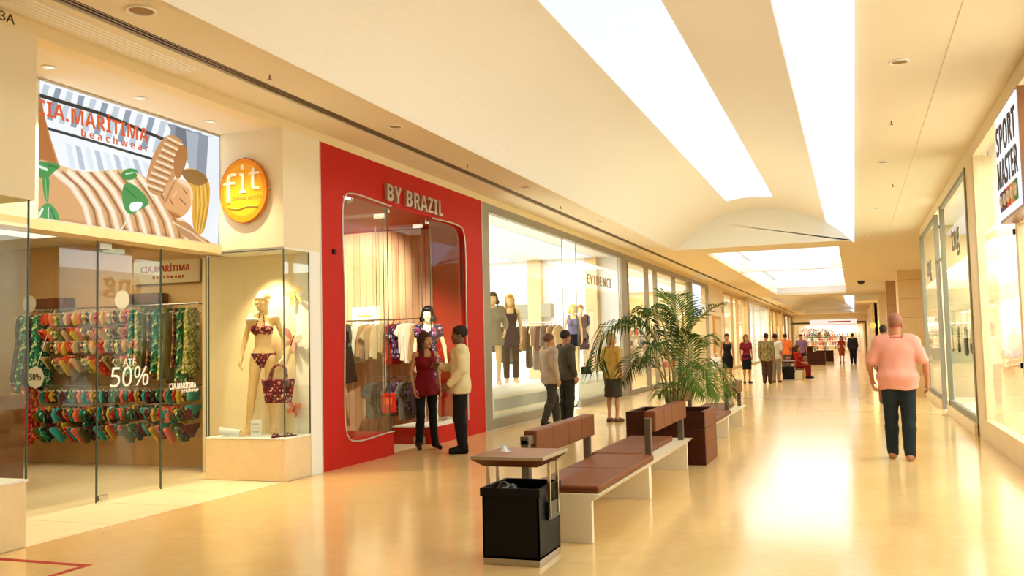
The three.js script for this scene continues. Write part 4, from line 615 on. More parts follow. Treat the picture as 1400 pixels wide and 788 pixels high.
for (const [z, l] of [[-11.66, 'beside the small window'], [-12.9, 'beside the rounded window']]) { const t = pane('glass_door', `frameless glass door standing open into the red shop ${l}`, 'z', z, -7.0, LX - 0.16, 0.015, 3.4); for (const d of [-0.03, 0.03]) { obj('handle', bar([-0.28, 0.85, d * 1.4], [-0.28, 1.4, d * 1.4], 0.013), M.chrome, t); } obj('door_clamp', bx(0.16, 0.06, 0.035, 0.34, 3.34, 0), M.chrome, t); obj('door_clamp', bx(0.2, 0.1, 0.04, 0.32, 0.05, 0), M.steel, t); }
tag(obj('entrance_mat', b2(LX - 1.2, LX - 0.16, 0, 0.006, -11.72, -12.85), mat(0xd8c2a0, 0.6)), 'pale step mat in the doorway of the red shop', 'mat');
function spotlamp(name, label, p, aim, k, cone = 0.5) { const t = thing(name, label, 'spotlight', p); const d = V(...aim).sub(V(...p)).normalize(); obj('stem', bar([0, 0.12, 0], [0, 0.03, 0], 0.01), M.chrome, t);
  obj('housing', orient(new THREE.CylinderGeometry(0.055, 0.035, 0.1, 16, 1, true), [0, 1, 0], [0, 0, 0], d.toArray()), M.chrome, t); obj('lamp_lens', orient(cyl(0.05, 0.05, 0.01, 0, 0.04, 0, 16), [0, 1, 0], [0, 0, 0], d.toArray()), glow([1, 0.95, 0.85], 6), t);
  const l = new THREE.SpotLight(col([1, 0.88, 0.7]), k, 0, cone, 0.6); l.position.copy(V(...p).addScaledVector(d, 0.07)); l.target.position.set(...aim); l.castShadow = true; l.shadow.radius = 2; l.name = 'spot_beam'; scene.add(l, l.target); }
spotlamp('spotlight', 'bright spotlight at the top corner of the small red framed window', [-6.32, 3.5, -10.9], [-8.4, 2.7, -14.9], 240, 0.26); spotlamp('spotlight', 'spotlight hanging over the open doorway of the red shop', [-6.28, 3.5, -11.9], [-7.4, 1.2, -14.4], 60, 0.5); spotlamp('spotlight', 'bright spotlight above the wigged mannequin in the red shop', [-6.3, 3.5, -13.3], [-6.6, 1.4, -13.8], 10, 0.5);
lightPanel(-7.7, -6.35, 3.59, -10.25, -11.4, 'added warm light panel kept out of view inside the red shop', [1, 0.84, 0.64], 2.4, M.lampWarm);  // panel added out of view to brighten the shop interior
tag(obj('poster_board', b2(-8.57, -8.02, 1.75, 2.24, -14.86, -14.885), mat(0xeae6e0, 0.5)), 'white notice board with faint print on the panelled wall of the red shop', 'board').add(...[[-8.45, 2.06, 0.3, 0xd8a06a], [-8.45, 1.96, 0.34, 0x8a8078], [-8.4, 1.88, 0.3, 0x8a8078]].map(([x, y, w, c]) => finish(Object.assign(new THREE.Mesh(b2(x, x + w, y, y + 0.035, -14.85, -14.862), mat(c, 0.7)), { name: 'printed_line' }))));
tag(obj('chrome_ball', new THREE.SphereGeometry(0.05, 16, 12).translate(-6.16, 2.16, -10.42), M.chrome), 'chrome ball fixing at the edge of the small red framed window', 'fixing');
rail('clothes_rail', 'upper chrome rail of blouses on the panelled wall', -8.6, -6.85, 1.98, -14.45, -14.9); rail('clothes_rail', 'lower chrome rail of dark tops on the panelled wall', -8.0, -6.95, 0.98, -14.45, -14.9);
function hangFront(protos, x0, x1, y, z, n, turn) { hangRow(protos, x0, x1, y, z, n, 0); let k = 0; scene.children.slice(-0).forEach(() => {}); for (const o of scene.children) if (protos.some((p) => o.userData.group && o.userData.group === p.userData.group && Math.abs(o.position.y - (y - 0.012)) < 1e-6)) { o.rotation.y = turn + rnd(-0.15, 0.15); } }
hangFront([['white', 'white', 'blouse'], ['white', 'cream', 'longsleeve'], ['tan', 'tan', 'longsleeve'], ['beige', 'beige', 'blouse'], ['sand', 'sand coloured', 'longsleeve'], ['sand', 'pale', 'longsleeve'], ['redPlain', 'red', 'longsleeve'], ['violet', 'violet print', 'blouse']].map(([m, l, k]) => garment('blouse', `${l} ${k === 'blouse' ? 'short sleeved' : 'long sleeved'} blouse on the upper rail of the red shop`, k, P[m], 'blouses in the red shop')), -8.35, -6.95, 1.98, -14.45, 11, 1.32);
hangFront([['grey', 'grey'], ['dark', 'dark print'], ['plum', 'plum'], ['grey', 'dull grey'], ['violet', 'violet print']].map(([m, l]) => garment('top_garment', `${l} top on the lower rail of the red shop`, 'blouse', P[m], 'tops on the lower rail')), -7.95, -7.0, 0.98, -14.45, 8, 1.32);
for (const [x, z, m, l] of [[-8.55, -14.3, 'tropic', 'green'], [-8.25, -14.0, 'black', 'black']]) { const t = garment('long_dress', `long ${l} dress hanging near the small red framed window`, 'dress', P[m], undefined); t.position.set(x, 1.98, z); t.rotation.y = 0.9; if (z > -14.2) { obj('hanging_rod', bar([0, 0, 0], [0, 1.6, 0], 0.006), M.chrome, t); } }
{ const t = thing('shoulder_bag', 'red and orange bag hanging under the lower rail of the red shop', 'bag', [-7.45, 0.38, -14.12], 0.2); obj('body', rb(0.26, 0.34, 0.1, 0, 0.17, 0, 0.04), P.redPlain, t); obj('flap', rb(0.14, 0.12, 0.02, 0, 0.2, 0.055, 0.01), P.orange, t); obj('strap', tube([[-0.1, 0.32, 0], [-0.03, 0.6, -0.31], [0.03, 0.6, -0.31], [0.1, 0.32, 0]], 0.01, 20, 6), P.wine, t); }
{ const r = person({ name: 'mannequin', category: 'mannequin', label: 'mannequin with dark bob wig and patterned dress in the red shop window', pos: [-6.52, 0.27, -13.75], turn: 0.35, female: true, plain: M.mannequinPale, hair: 'bob', hairMat: mat(0x140a0a, 0.4), height: 1.88, top: { name: 'dress', mat: P.violet, hem: 0.62, sleeve: 0.35, vee: 1.2, scoop: 0.03, flare: 0.02 }, joints: { elL: [0.24, 1.13, -0.02], wrL: [0.27, 0.9, 0.05] } }); }
for (const [x, z] of [[-6.35, -14.2], [-6.3, -14.45]]) { const t = thing('folded_shoes', 'pale shoe lying on the red window ledge', 'shoe', [x, 0.267, z], 1.2, 'shoes on the red ledge'); obj('sole', extr(roundRect(-0.04, -0.13, 0.04, 0.13, 0.039), 0.02).rotateX(-Math.PI / 2), M.white, t); obj('upper', new THREE.SphereGeometry(1, 12, 8, 0, 6.29, 0, 1.57).scale(0.038, 0.04, 0.06).translate(0, 0.02, -0.06), P.white, t); }
tag(obj('wall_button', rb2(LX, LX + 0.02, 2.66, 2.72, -10.02, -10.10, 0.004), M.black), 'small black box fixed on the red facade', 'wall box');
// ---------------------------------------------------------------- bright boutique (EVIDENCE)
{ const f = structGroup('wall_left_boutique'); const z0 = -15.03, z1 = -26.1; obj('head', b2(LX - 0.12, LX, 3.88, FT, z0, z1), M.olive, f); obj('jamb', b2(LX - 0.12, LX, 0, 3.88, z0, -15.36), M.olive, f); obj('jamb', b2(LX - 0.12, LX, 0, 3.88, -25.45, z1), M.olive, f); obj('mullion', b2(LX - 0.06, LX - 0.01, 0, 3.88, -25.2, -25.3), M.aluminium, f);
  obj('kickplate', b2(LX - 0.1, LX, 0, 0.17, -15.36, -19.9), M.olive, f); obj('kickplate', b2(LX - 0.1, LX, 0, 0.17, -21.0, -25.45), M.olive, f); }
{ const f = scene.getObjectByName('wall_left_boutique'); pane('shop_glass', '', 'x', LX - 0.04, -15.36, -19.9, 0.17, 3.88, undefined, true, f); pane('shop_glass', '', 'x', LX - 0.04, -21.0, -25.2, 0.17, 3.88, undefined, true, f); }
tag(obj('glass_lettering', toLeftWall(fitText(textGeo('EVIDENCE', 0.3, 0.012, 'sans', 0.07), 2.4, 0.24)).translate(LX - 0.035, 2.97, -21.96), mat(0x8a6a38, 0.5)), 'bronze EVIDENCE lettering on the boutique glass', 'lettering');
struct('wall_party_boutique', b2(-12, LX - 0.12, 0, 4.2, -26.0, -26.1), M.white); struct('wall_boutique_back', b2(-11.2, -11.1, 0, 4.2, -15.02, -26.0), M.white); struct('floor_boutique', b2(-11.1, LX, 0, 0.004, -15.02, -26.0), M.white); struct('wall_party_boutique_near', b2(-11.1, LX - 0.14, 0, 4.2, -15.021, -15.05), M.white);
struct('ceiling_boutique', b2(-11.1, LX - 0.12, 3.98, 4.08, -15.05, -26.0), M.white);
for (const [x0, x1] of [[-8.95, -8.55], [-7.2, -6.85]]) tag(obj('wall_pilaster', b2(x0, x1, 0, 3.97, -25.7, -25.99), mat(0xdcb98c, 0.7)), x0 < -8 ? 'beige pilaster on the boutique wall behind the clothes rail' : 'beige pilaster on the boutique wall beside the purple dress', 'pilaster');
lightPanel(-8.2, -6.9, 3.94, -15.6, -25.4, 'long bright ceiling light panel over the boutique window', K_SHOP, 7.5); lightPanel(-10.4, -9.2, 3.94, -15.6, -25.4, 'long bright ceiling light panel at the back of the boutique', K_SHOP, 8);
function plinthRoll(z0, z1, label) { const t = thing('window_plinth', label, 'plinth', [-6.56, 0.004, (z0 + z1) / 2]); const d = Math.abs(z1 - z0), s = roundRect(-0.45, 0, 0.45, 0.71, [0.05, 0.3, 0.19, 0.05]); obj('body', extr(s, d - 0.04, 0.02).translate(0, 0.0, -d / 2 + 0.02), mat(0xe9e2d2, 0.3), t); return t; }
plinthRoll(-15.5, -19.6, 'long rounded white plinth in the boutique window beside the red facade'); plinthRoll(-21.1, -25.2, 'long rounded white plinth in the boutique window under the bronze name');
person({ name: 'mannequin', category: 'mannequin', label: 'brown bobbed mannequin in a grey tunic at the edge of the boutique window', pos: [-6.46, 0.735, -16.5], turn: 0.5, female: true, plain: M.mannequin, hair: 'bob', hairMat: mat(0x4a2a18, 0.5), height: 1.78, top: { name: 'tunic', mat: mat(0x8a8068, 0.85), hem: 0.74, sleeve: 1.5, loose: 0.02 }, joints: { elL: [0.24, 1.15, 0.03], wrL: [0.2, 0.98, 0.16], anR: [-0.16, 0.085, -0.03], toeR: [-0.2, 0.03, 0.12] } });
person({ name: 'mannequin', category: 'mannequin', label: 'long haired blond mannequin in dark purple dress in the boutique window', pos: [-6.46, 0.735, -17.45], turn: 0.4, female: true, plain: M.mannequin, hair: 'long', hairMat: mat(0xc8963c, 0.5), height: 1.78, top: { name: 'dress', mat: mat(0x2c1c30, 0.8), hem: 0.7, cap: true, sleeve: 0, tank: 1.36 }, bottom: { name: 'leggings', mat: mat(0x2a241c, 0.8), low: 0.1 } });
person({ name: 'mannequin', category: 'mannequin', label: 'blond mannequin in grey camisole and black miniskirt in the boutique', pos: [-6.42, 0.735, -21.75], turn: 0.4, female: true, plain: M.mannequin, hair: 'bob', hairMat: mat(0xe0b868, 0.5), height: 1.74, top: { name: 'camisole', mat: mat(0x6a6478, 0.7), hem: 0.93, tank: 1.36 }, bottom: { name: 'miniskirt', mat: M.black, skirt: 0.72, to: 0.3, low: 0.7, waist: 1.0 } });
person({ name: 'mannequin', category: 'mannequin', label: 'mannequin in a long purple dress behind the camisole mannequin', pos: [-6.58, 0.735, -23.0], turn: 0.3, female: true, plain: M.mannequinPale, hair: 'short', hairMat: mat(0xb07038, 0.5), height: 1.76, top: { name: 'dress', mat: mat(0x3c2238, 0.8), hem: 0.6, sleeve: 0.5, loose: 0.02 } });
{ const t = rail('clothes_rail', 'long chrome rail of dark clothes in the bright boutique', -9.6, -6.85, 2.05, -22.3, -22.3); for (const x of [0.08, 2.45]) obj('upright', bar([x, 0, 0], [x, -2.045, 0], 0.016), M.chrome, t); obj('foot', bar([0.08, -2.03, 0], [2.45, -2.03, 0], 0.014), M.chrome, t); }
hangFront([['grey', 'grey', 'longsleeve'], ['plum', 'plum', 'blouse'], ['tan', 'tan', 'longsleeve'], ['dark', 'dark print', 'dress'], ['beige', 'beige', 'blouse'], ['grey', 'slate', 'dress'], ['wine', 'wine red', 'longsleeve']].map(([m, l, k]) => garment('boutique_garment', `${l} ${k === 'dress' ? 'dress' : k === 'blouse' ? 'short sleeved top' : 'long sleeved top'} on the boutique rail`, k, P[m], 'clothes on the boutique rail')), -9.5, -6.9, 2.05, -22.3, 26, 1.42);
{ const t = thing('slatted_chest', 'yellow wooden slatted chest behind the camisole mannequin', 'chest', [-7.5, 0.004, -24.5], 0.1); obj('body', bx(0.56, 1.28, 0.4, 0, 0.64, 0), M.woodPale, t); for (let k = 0; k < 9; k++) obj('slat', rb(0.6, 0.115, 0.03, 0, 0.08 + k * 0.14, 0.21, 0.01), mat(0xd0a050, 0.5), t); }
{ const t = thing('wall_shelf', 'grey box shelf above the boutique rail', 'shelf', [-9.2, 2.3, -25.85]); obj('box', rb(1.9, 0.4, 0.28, 0, 0.2, 0, 0.01), mat(0x9a9484, 0.6), t); }
{ const t = thing('handbag', 'small black handbag standing on the boutique plinth', 'bag', [-6.36, 0.735, -22.6], 1.2); obj('body', rb(0.3, 0.18, 0.12, 0, 0.09, 0, 0.02), M.black, t); obj('strap', tube([[-0.1, 0.18, 0], [0, 0.28, 0], [0.1, 0.18, 0]], 0.008, 16, 6), M.black, t); }
{ const t = thing('handbag', 'tan handbag standing by the grey tunic mannequin', 'bag', [-6.45, 0.735, -15.75], 1.2); obj('body', rb(0.26, 0.24, 0.12, 0, 0.12, 0, 0.04), P.tan, t); obj('strap', tube([[-0.1, 0.22, 0], [0, 0.34, 0], [0.1, 0.22, 0]], 0.01, 16, 6), P.tan, t); }
// ---------------------------------------------------------------- shops further along the left side
function shopfront(name, o) { // glazed front between z0 and z1 with mullions at the given places
  const f = structGroup(name), X = LX; obj('head', b2(X - 0.14, X, o.top || 3.85, FT, o.z0, o.z1), o.frame, f); obj('kickplate', b2(X - 0.1, X, 0, 0.15, o.z0, o.z1), o.frame, f);
  for (const z of o.m) obj('mullion', b2(X - 0.12, X + 0.01, 0.0, o.top || 3.85, z - (o.mw || 0.07), z + (o.mw || 0.07)), o.frame, f);
  const c = (z) => Math.round(-z);
  for (let i = 0; i < o.m.length - 1; i++) if (!(o.open || []).includes(i)) obj('pane', new THREE.PlaneGeometry(Math.abs(o.m[i + 1] - o.m[i]) - 0.14, (o.top || 3.85) - 0.15).rotateY(Math.PI / 2).translate(X - 0.05, 0.15 + ((o.top || 3.85) - 0.15) / 2, (o.m[i] + o.m[i + 1]) / 2), M.glass, f);
  const d = o.depth || 3.2; struct('wall_shop_back', b2(X - d - 0.1, X - d, 0, 4.2, o.z0, o.z1), o.wall); struct('wall_party', b2(X - d, X - 0.14, 0, 4.2, o.z1, o.z1 + 0.1), o.wall);
  lightPanel(X - d + 0.4, X - 0.5, 3.8, o.z0 - 0.5, o.z1 + 0.5, `ceiling light panel of the ${o.what}`, o.rgb, o.k, o.k > 4 ? M.shopGlow : M.lampWarm);
}
function shelfUnit(label, x, z, w, cols, rows = 4, turn = 0, itemLabel = 'small boxed item') {
  const t = thing('display_shelf', label, 'shelf', [x, 0.004, z], turn); obj('back', bx(w, 2.2, 0.04, 0, 1.1, -0.17), M.whitePaint, t); for (let r = 0; r < rows; r++) obj('shelf', rb(w, 0.03, 0.34, 0, 0.35 + r * 0.5, 0, 0.006), M.whitePaint, t); for (const s of [-1, 1]) obj('side', bx(0.03, 2.2, 0.34, s * w / 2, 1.1, 0), M.whitePaint, t);
  const c = Math.cos(turn), n = Math.sin(turn); for (let r = 0; r < rows; r++) for (let i = 0; i < Math.floor(w / 0.26); i++) { const u = -w / 2 + 0.14 + i * 0.26, h = rnd(0.16, 0.34), [m, cn] = pick(cols); tag(obj('shelf_item', rb(0.15, h, 0.14, x + u * c, 0.004 + 0.368 + r * 0.5 + h / 2, z - u * n, 0.03), m), `${cn} ${itemLabel} on the ${['bottom', 'second', 'third', 'top'][r]} shelf`, 'item', itemLabel + ' goods'); }
}
shopfront('wall_left_glazed', { z0: -26.1, z1: -42, m: [-26.2, -28.97, -30.37, -33.7, -36.9, -41.9], open: [1], frame: M.olive, glassLabel: 'glass front of the shop behind the palm', wall: mat(0xf0d9a8, 0.7), rgb: [1, 0.92, 0.74], k: 3.8, what: 'glazed shop behind the palm', depth: 4 });
{ const t = thing('hanging_sign', 'tall white backlit hanging sign with dark letters beyond the palm', 'sign', [LX + 0.02, 2.48, -38.1]); obj('sign_box', rb(0.1, 1.35, 2.3, 0.03, 0.675, 0, 0.01), glow([0.88, 0.94, 1], 1.0), t); obj('frame', b2(-0.04, 0.09, -0.03, 1.38, 1.15, 1.22), M.olive, t); obj('lettering', toLeftWall(fitText(textGeo('TEN', 0.3, 0.01, 'bold'), 1.6, 0.26)).translate(0.085, 0.08, 0.8), mat(0x2c5a50, 0.5), t); }
for (const [z, m, l] of [[-27.6, 'redPlain', 'red']]) { const t = thing('shop_bag_stand', 'red bag standing on a thin stand inside the shop behind the palm', 'bag', [-6.55, 0, z]); obj('stand', bar([0, 0, 0], [0, 0.45, 0], 0.02), M.chrome, t); obj('foot', cyl(0.14, 0.14, 0.015, 0, 0.008, 0, 20), M.chrome, t); obj('bag', rb(0.16, 0.42, 0.4, 0, 0.66, 0, 0.06), P[m], t); obj('handle', tube([[0, 0.86, -0.1], [0, 1.05, 0], [0, 0.86, 0.1]], 0.012, 16, 6), M.black, t); }
shelfUnit('white shelf unit of coloured goods inside the shop behind the palm', -8.4, -41.6, 2.6, [[P.redPlain, 'red'], [P.grey, 'grey'], [P.tan, 'tan'], [P.white, 'white'], [P.plum, 'plum']], 4, 0, 'boxed accessory in the glazed shop');
shelfUnit('white shelf unit along the back of the shop behind the palm', -9.8, -35, 3, [[P.tan, 'tan'], [P.white, 'white'], [P.grey, 'grey'], [P.aqua, 'aqua']], 4, Math.PI / 2, 'boxed accessory at the back of the glazed shop');
struct('wall_left_yellow', [b2(LX - 0.3, LX, 0, FT, -42, -43), b2(LX - 0.3, LX, 2.7, FT, -43, -46), b2(LX - 0.3, LX, 0, FT, -46, -47)], M.cream); struct('wall_left_passage', b2(-8.2, -8.1, 0, 4.2, -42, -47), mat(0xf0c878, 0.7)); struct('wall_left_passage_end', b2(-8.1, LX - 0.3, 0, 4.2, -46.9, -47.05), mat(0xf0c878, 0.7)); lightPanel(-7.6, -6.8, 3.6, -43.2, -46, 'warm ceiling light panel in the side passage', K_WARM, 4, M.lampWarm);
for (const [z, l] of [[-42.4, 'at the glazed shop'], [-46.5, 'at the passage mouth']]) { const t = thing('wall_sconce', `small wall sign plate on the yellow pier ${l}`, 'sign', [LX, 3.05, z]); obj('plate', rb(0.03, 0.3, 0.4, 0.016, 0, 0, 0.005), M.olive, t); obj('symbol', bx(0.006, 0.16, 0.1, 0.034, 0, 0), M.vinyl, t); }
shopfront('wall_left_stone', { z0: -47, z1: -57.5, m: [-47.1, -50.8, -53, -57.4], open: [1], frame: mat(0xc8aa7c, 0.6), glassLabel: 'glass front of the pale stone shop', wall: mat(0xf2e2c4, 0.7), rgb: [1, 0.9, 0.7], k: 4, what: 'pale stone shop' });
shopfront('wall_left_white_shop', { z0: -57.5, z1: -72.5, m: [-57.6, -62, -67, -72.4], open: [], frame: M.aluminium, glassLabel: 'glass front of the distant white shop', wall: M.white, rgb: K_SHOP, k: 8, what: 'distant white shop' });
shopfront('wall_left_far_shop', { z0: -72.5, z1: -86, m: [-72.6, -77, -81, -85.9], open: [1], frame: mat(0xb89868, 0.6), glassLabel: 'glass front of the remote amber shop', wall: mat(0xe8c890, 0.7), rgb: [1, 0.86, 0.6], k: 4, what: 'remote amber shop' });
shopfront('wall_left_last_shop', { z0: -86, z1: ZE, m: [-86.1, -91, -96, ZE + 0.1], open: [1], frame: mat(0x8a7050, 0.6), glassLabel: 'glass front of the last shop before the end wall', wall: mat(0xf0dcc0, 0.7), rgb: K_SHOP, k: 3.5, what: 'last shop before the end wall' });
for (const [z, l] of [[-57.5, 'stone and white shops'], [-72.5, 'white and amber shops'], [-86, 'amber and last shops']]) tag(obj('wall_pier', rb2(LX - 0.02, LX + 0.14, 0, FT, z - 0.5, z + 0.5, 0.02), M.creamStone), `cream pier standing between the ${l}`, 'pier');
// end of the mall
struct('wall_end', [b2(LX, 3.2, 3.0, 4.3, ZE, ZE - 0.2), b2(LX, LX + 0.6, 0, 3, ZE, ZE - 0.2), b2(0.9, 3.2, 0, 3, ZE, ZE - 0.2)], M.cream); struct('wall_end_shop', b2(-6.2, 1.2, 0, 3.2, ZE - 4.2, ZE - 4), mat(0xf6d8c8, 0.6)); struct('floor_end_shop', b2(-6.2, 1.2, -0.1, 0, ZE, ZE - 4.2), M.floorFar); struct('wall_end_sides', [b2(-6.2, -6.1, 0, 3.2, ZE, ZE - 4.2), b2(1.1, 1.2, 0, 3.2, ZE, ZE - 4.2)], M.cream); struct('ceiling_end_shop', b2(-6.2, 1.2, 3.15, 3.3, ZE, ZE - 4.2), M.cream);
lightPanel(-5, 0.2, 3.1, ZE - 0.4, ZE - 3.8, 'bright ceiling light panel of the shop closing the far end', K_SHOP, 6);
{ const t = thing('end_sign', 'wide pink and white shop sign closing the far end of the mall', 'sign', [-2.0, 3.0, ZE + 0.1]); obj('sign_board', rb(4.6, 0.5, 0.1, 0, 0.3, 0, 0.02), glow([1, 0.84, 0.72], 1.0), t); obj('band', bx(2.2, 0.14, 0.02, 0.6, 0.3, 0.06), mat(0xc86a5a, 0.5), t); }
shelfUnit('wide wall of shelves in the shop closing the far end', -2.4, ZE - 3.7, 5.6, [[P.redPlain, 'red'], [P.orange, 'orange'], [P.yellow, 'yellow'], [P.grey, 'grey'], [P.white, 'white']], 4, 0, 'small bright packet in the end shop');
// ---------------------------------------------------------------- right side
struct('trim_right_head', b2(RX, RX + 0.15, 3.95, HS, ZB, -25.0), M.cream);
struct('wall_right_pier', b2(RX, RX + 0.25, 0, 3.95, -14.28, -15.1), M.creamStone); struct('wall_party_right', b2(RX + 0.25, 7, 0, 4.2, -14.6, -14.75), mat(0xf6ead4, 0.6)); struct('wall_party_right_far', b2(RX, 7, 0, 4.2, -25.0, -25.2), M.creamStone); struct('wall_party_right_near', b2(RX, 7, 0, 4.2, -4.0, -4.15), M.white);
struct('wall_right_near', b2(RX, RX + 0.15, 0, 3.95, ZB, -4.1), M.cream);
{ const f = structGroup('wall_right_sport'); const fr = M.creamStone; for (const z of [-4.2, -7.6, -10.95, -14.24]) obj('mullion', b2(RX, RX + 0.1, 0, 3.95, z - 0.07, z + 0.07), fr, f); obj('kickplate', b2(RX - 0.01, RX + 0.1, 0, 0.3, -4.2, -14.28), fr, f); obj('transom', b2(RX + 0.01, RX + 0.08, 2.62, 2.7, -4.2, -10.95), fr, f);
  for (const y of [1.1, 2.52]) obj('lock', b2(RX - 0.02, RX, y, y + 0.06, -11.06, -11.02), M.black, f); }
for (const [a, b] of [[-4.27, -7.53], [-7.67, -10.88], [-11.02, -14.17]]) obj('pane', new THREE.PlaneGeometry(Math.abs(b - a), 3.65).rotateY(Math.PI / 2).translate(RX + 0.05, 2.125, (a + b) / 2), M.glass, scene.getObjectByName('wall_right_sport'));
{ const t = thing('projecting_sign', 'white lightbox sign in bronze frame over the sports shop', 'sign', [1.5, 2.62, -10.18]); obj('frame', b2(-0.0, 0.15, 0, 1.12, -0.7, 0.7), mat(0x8a5a34, 0.3, { metalness: 0.7 }), t); obj('sign_face', b2(-0.012, 0.0, 0.03, 1.09, -0.67, 0.67), glow([0.93, 0.97, 1], 1.0), t);
  const L = (g, y, z) => toRightWall(g).translate(-0.014, y, z); const ink = mat(0x4a3a32, 0.6); obj('lettering', L(fitText(textGeo('SPORT', 0.3, 0.004), 1.2, 0.3), 0.68, -0.6), ink, t); obj('lettering', L(fitText(textGeo('MASTER', 0.3, 0.004), 1.24, 0.28), 0.34, -0.62), ink, t);
  [[0x5a3c6a, 0], [0x6a2f3c, 1], [0xd8501c, 2], [0xe09a1c, 3], [0x3c8a3c, 4]].forEach(([c, k]) => { obj('colour_tile', b2(-0.016, -0.012, 0.1, 0.3, -0.56 + k * 0.225, -0.36 + k * 0.225), mat(c, 0.6), t); obj('pictogram', toRightWall(new THREE.TorusGeometry(0.05, 0.012, 6, 16)).translate(-0.018, 0.2, -0.46 + k * 0.225), M.vinyl, t); }); }
lightPanel(1.95, 6.2, 3.9, -4.6, -14.2, 'wide bright ceiling light panel of the sports shop', [0.98, 0.98, 1], 6);
struct('wall_sport_back', b2(5.2, 5.3, 0, 4.2, -4.1, -14.6), M.white);
{ const t = thing('headboard', 'pale carved wooden headboard standing inside the bright sports shop', 'headboard', [2.6, 0, -14.45]); const s = new THREE.Shape(); s.moveTo(-0.75, 0); s.lineTo(0.75, 0); s.lineTo(0.75, 1.15); s.bezierCurveTo(0.6, 1.2, 0.5, 1.0, 0.35, 1.25); s.bezierCurveTo(0.2, 1.5, -0.2, 1.5, -0.35, 1.25); s.bezierCurveTo(-0.5, 1.0, -0.6, 1.2, -0.75, 1.15); s.closePath(); obj('panel', extr(s, 0.05, 0.015), mat(0xe6bf8a, 0.5), t); obj('rail', tube([[-0.7, 1.02, 0.08], [-0.3, 1.08, 0.08], [0, 1.0, 0.08], [0.3, 1.08, 0.08], [0.7, 1.02, 0.08]], 0.025, 30, 8), mat(0xeccb98, 0.5), t); for (const x of [-0.72, 0.72]) obj('post', cyl(0.035, 0.045, 1.3, x, 0.65, 0.03, 14), mat(0xdcb27a, 0.5), t); }
{ const t = thing('blue_jersey', 'shiny blue sports jersey hanging in the bright shop window', 'garment', [1.95, 2.35, -9.9], 0.35); obj('hanger', hangerGeo, M.chrome, t); obj('cloth', clothGeo.longsleeve, mat(0x24489c, 0.35), t); obj('hanging_rod', bar([0, 0, 0], [0, 1.55, 0], 0.006), M.chrome, t); obj('shorts', bx(0.34, 0.3, 0.05, 0, -0.78, 0), mat(0x2a86c0, 0.4), t); }
for (const z of [-10.6, -9.2]) { const t = thing('blue_jersey', 'blue sports jersey on a hanger behind the projecting sign', 'garment', [2.3, 2.3, z], 0.4, 'blue jerseys'); obj('hanger', hangerGeo, M.chrome, t); obj('cloth', clothGeo.blouse, mat(0x2c58b0, 0.4), t); obj('hanging_rod', bar([0, 0, 0], [0, 1.6, 0], 0.006), M.chrome, t); }
// grey-green glazed shop (tng)
{ const f = structGroup('wall_right_glazed'), fr = mat(0x8c8470, 0.5); obj('plinth', b2(RX - 0.06, RX + 0.1, 0, 0.17, -15.1, -19.4), M.creamStone, f); obj('plinth', b2(RX - 0.06, RX + 0.1, 0, 0.17, -20.75, -25.0), M.creamStone, f); for (const z of [-15.16, -19.4, -20.75, -24.95]) obj('mullion', b2(RX - 0.02, RX + 0.06, 0.0, 3.95, z - 0.06, z + 0.06), fr, f); for (const [a, b] of [[-15.16, -19.4], [-20.75, -24.95]]) { obj('rail', b2(RX - 0.01, RX + 0.05, 0.17, 0.27, a, b), fr, f); obj('rail', b2(RX - 0.01, RX + 0.05, 3.88, 3.95, a, b), fr, f); } obj('transom', b2(RX, RX + 0.04, 2.96, 3.0, -19.4, -20.75), fr, f); }
for (const [a, b, s, y, l] of [[-15.22, -19.34, -17.7, 2.78, 'beside the cream pier'], [-20.81, -24.89, -23.5, 2.7, 'beyond the doorway']]) { obj('pane', new THREE.PlaneGeometry(Math.abs(b - a), 3.61).rotateY(Math.PI / 2).translate(RX + 0.02, 2.075, (a + b) / 2), M.glass, scene.getObjectByName('wall_right_glazed')); tag(obj('glass_lettering', toRightWall(fitText(textGeo('tng', 0.5, 0.01, 'bold', 0.01, 0.8), 1.2, 0.52)).translate(RX + 0.015, y, s), mat(0x7a6a50, 0.5)), `brown tng lettering on the grey framed glass ${l}`, 'lettering'); }
{ const t = thing('glass_door', 'pale green glass door standing open at the grey framed shop', 'door', [RX + 0.14, 0, -20.62]); obj('pane', new THREE.PlaneGeometry(1.2, 2.9).translate(0.6, 1.47, 0), M.glass, t); obj('stile', b2(-0.03, 0.05, 0, 2.95, -0.03, 0.03), mat(0xbfd4cf, 0.3), t); obj('handle', bar([1.1, 0.9, 0.05], [1.1, 1.4, 0.05], 0.014), M.chrome, t); obj('bottom_clamp', bx(0.2, 0.1, 0.05, 0.1, 0.06, 0), M.steel, t); }
lightPanel(2.2, 6.2, 3.9, -15.6, -24.5, 'bright ceiling light panel of the grey framed shop', [0.93, 1, 0.98], 7); struct('wall_tng_back', b2(5.6, 5.7, 0, 4.2, -14.75, -25), mat(0xdfe6e0, 0.6));
{ const t = rail('clothes_rail', 'chrome rail of brown clothes in the grey framed shop', 1.95, 3.6, 1.75, -23.2, -23.2); for (const f of [0.04, 0.96]) obj('upright', bar([1.65 * f, 0, 0], [1.65 * f, -1.74, 0], 0.016), M.chrome, t); } hangFront([['tan', 'tan'], ['dark', 'dark print'], ['grey', 'grey'], ['brown', 'brown print'], ['beige', 'beige']].map(([m, l]) => garment('shop_jacket', `${l} jacket on the rail of the grey framed shop`, 'longsleeve', P[m], 'jackets in the grey framed shop')), 2.0, 3.5, 1.75, -23.2, 10, 1.3);
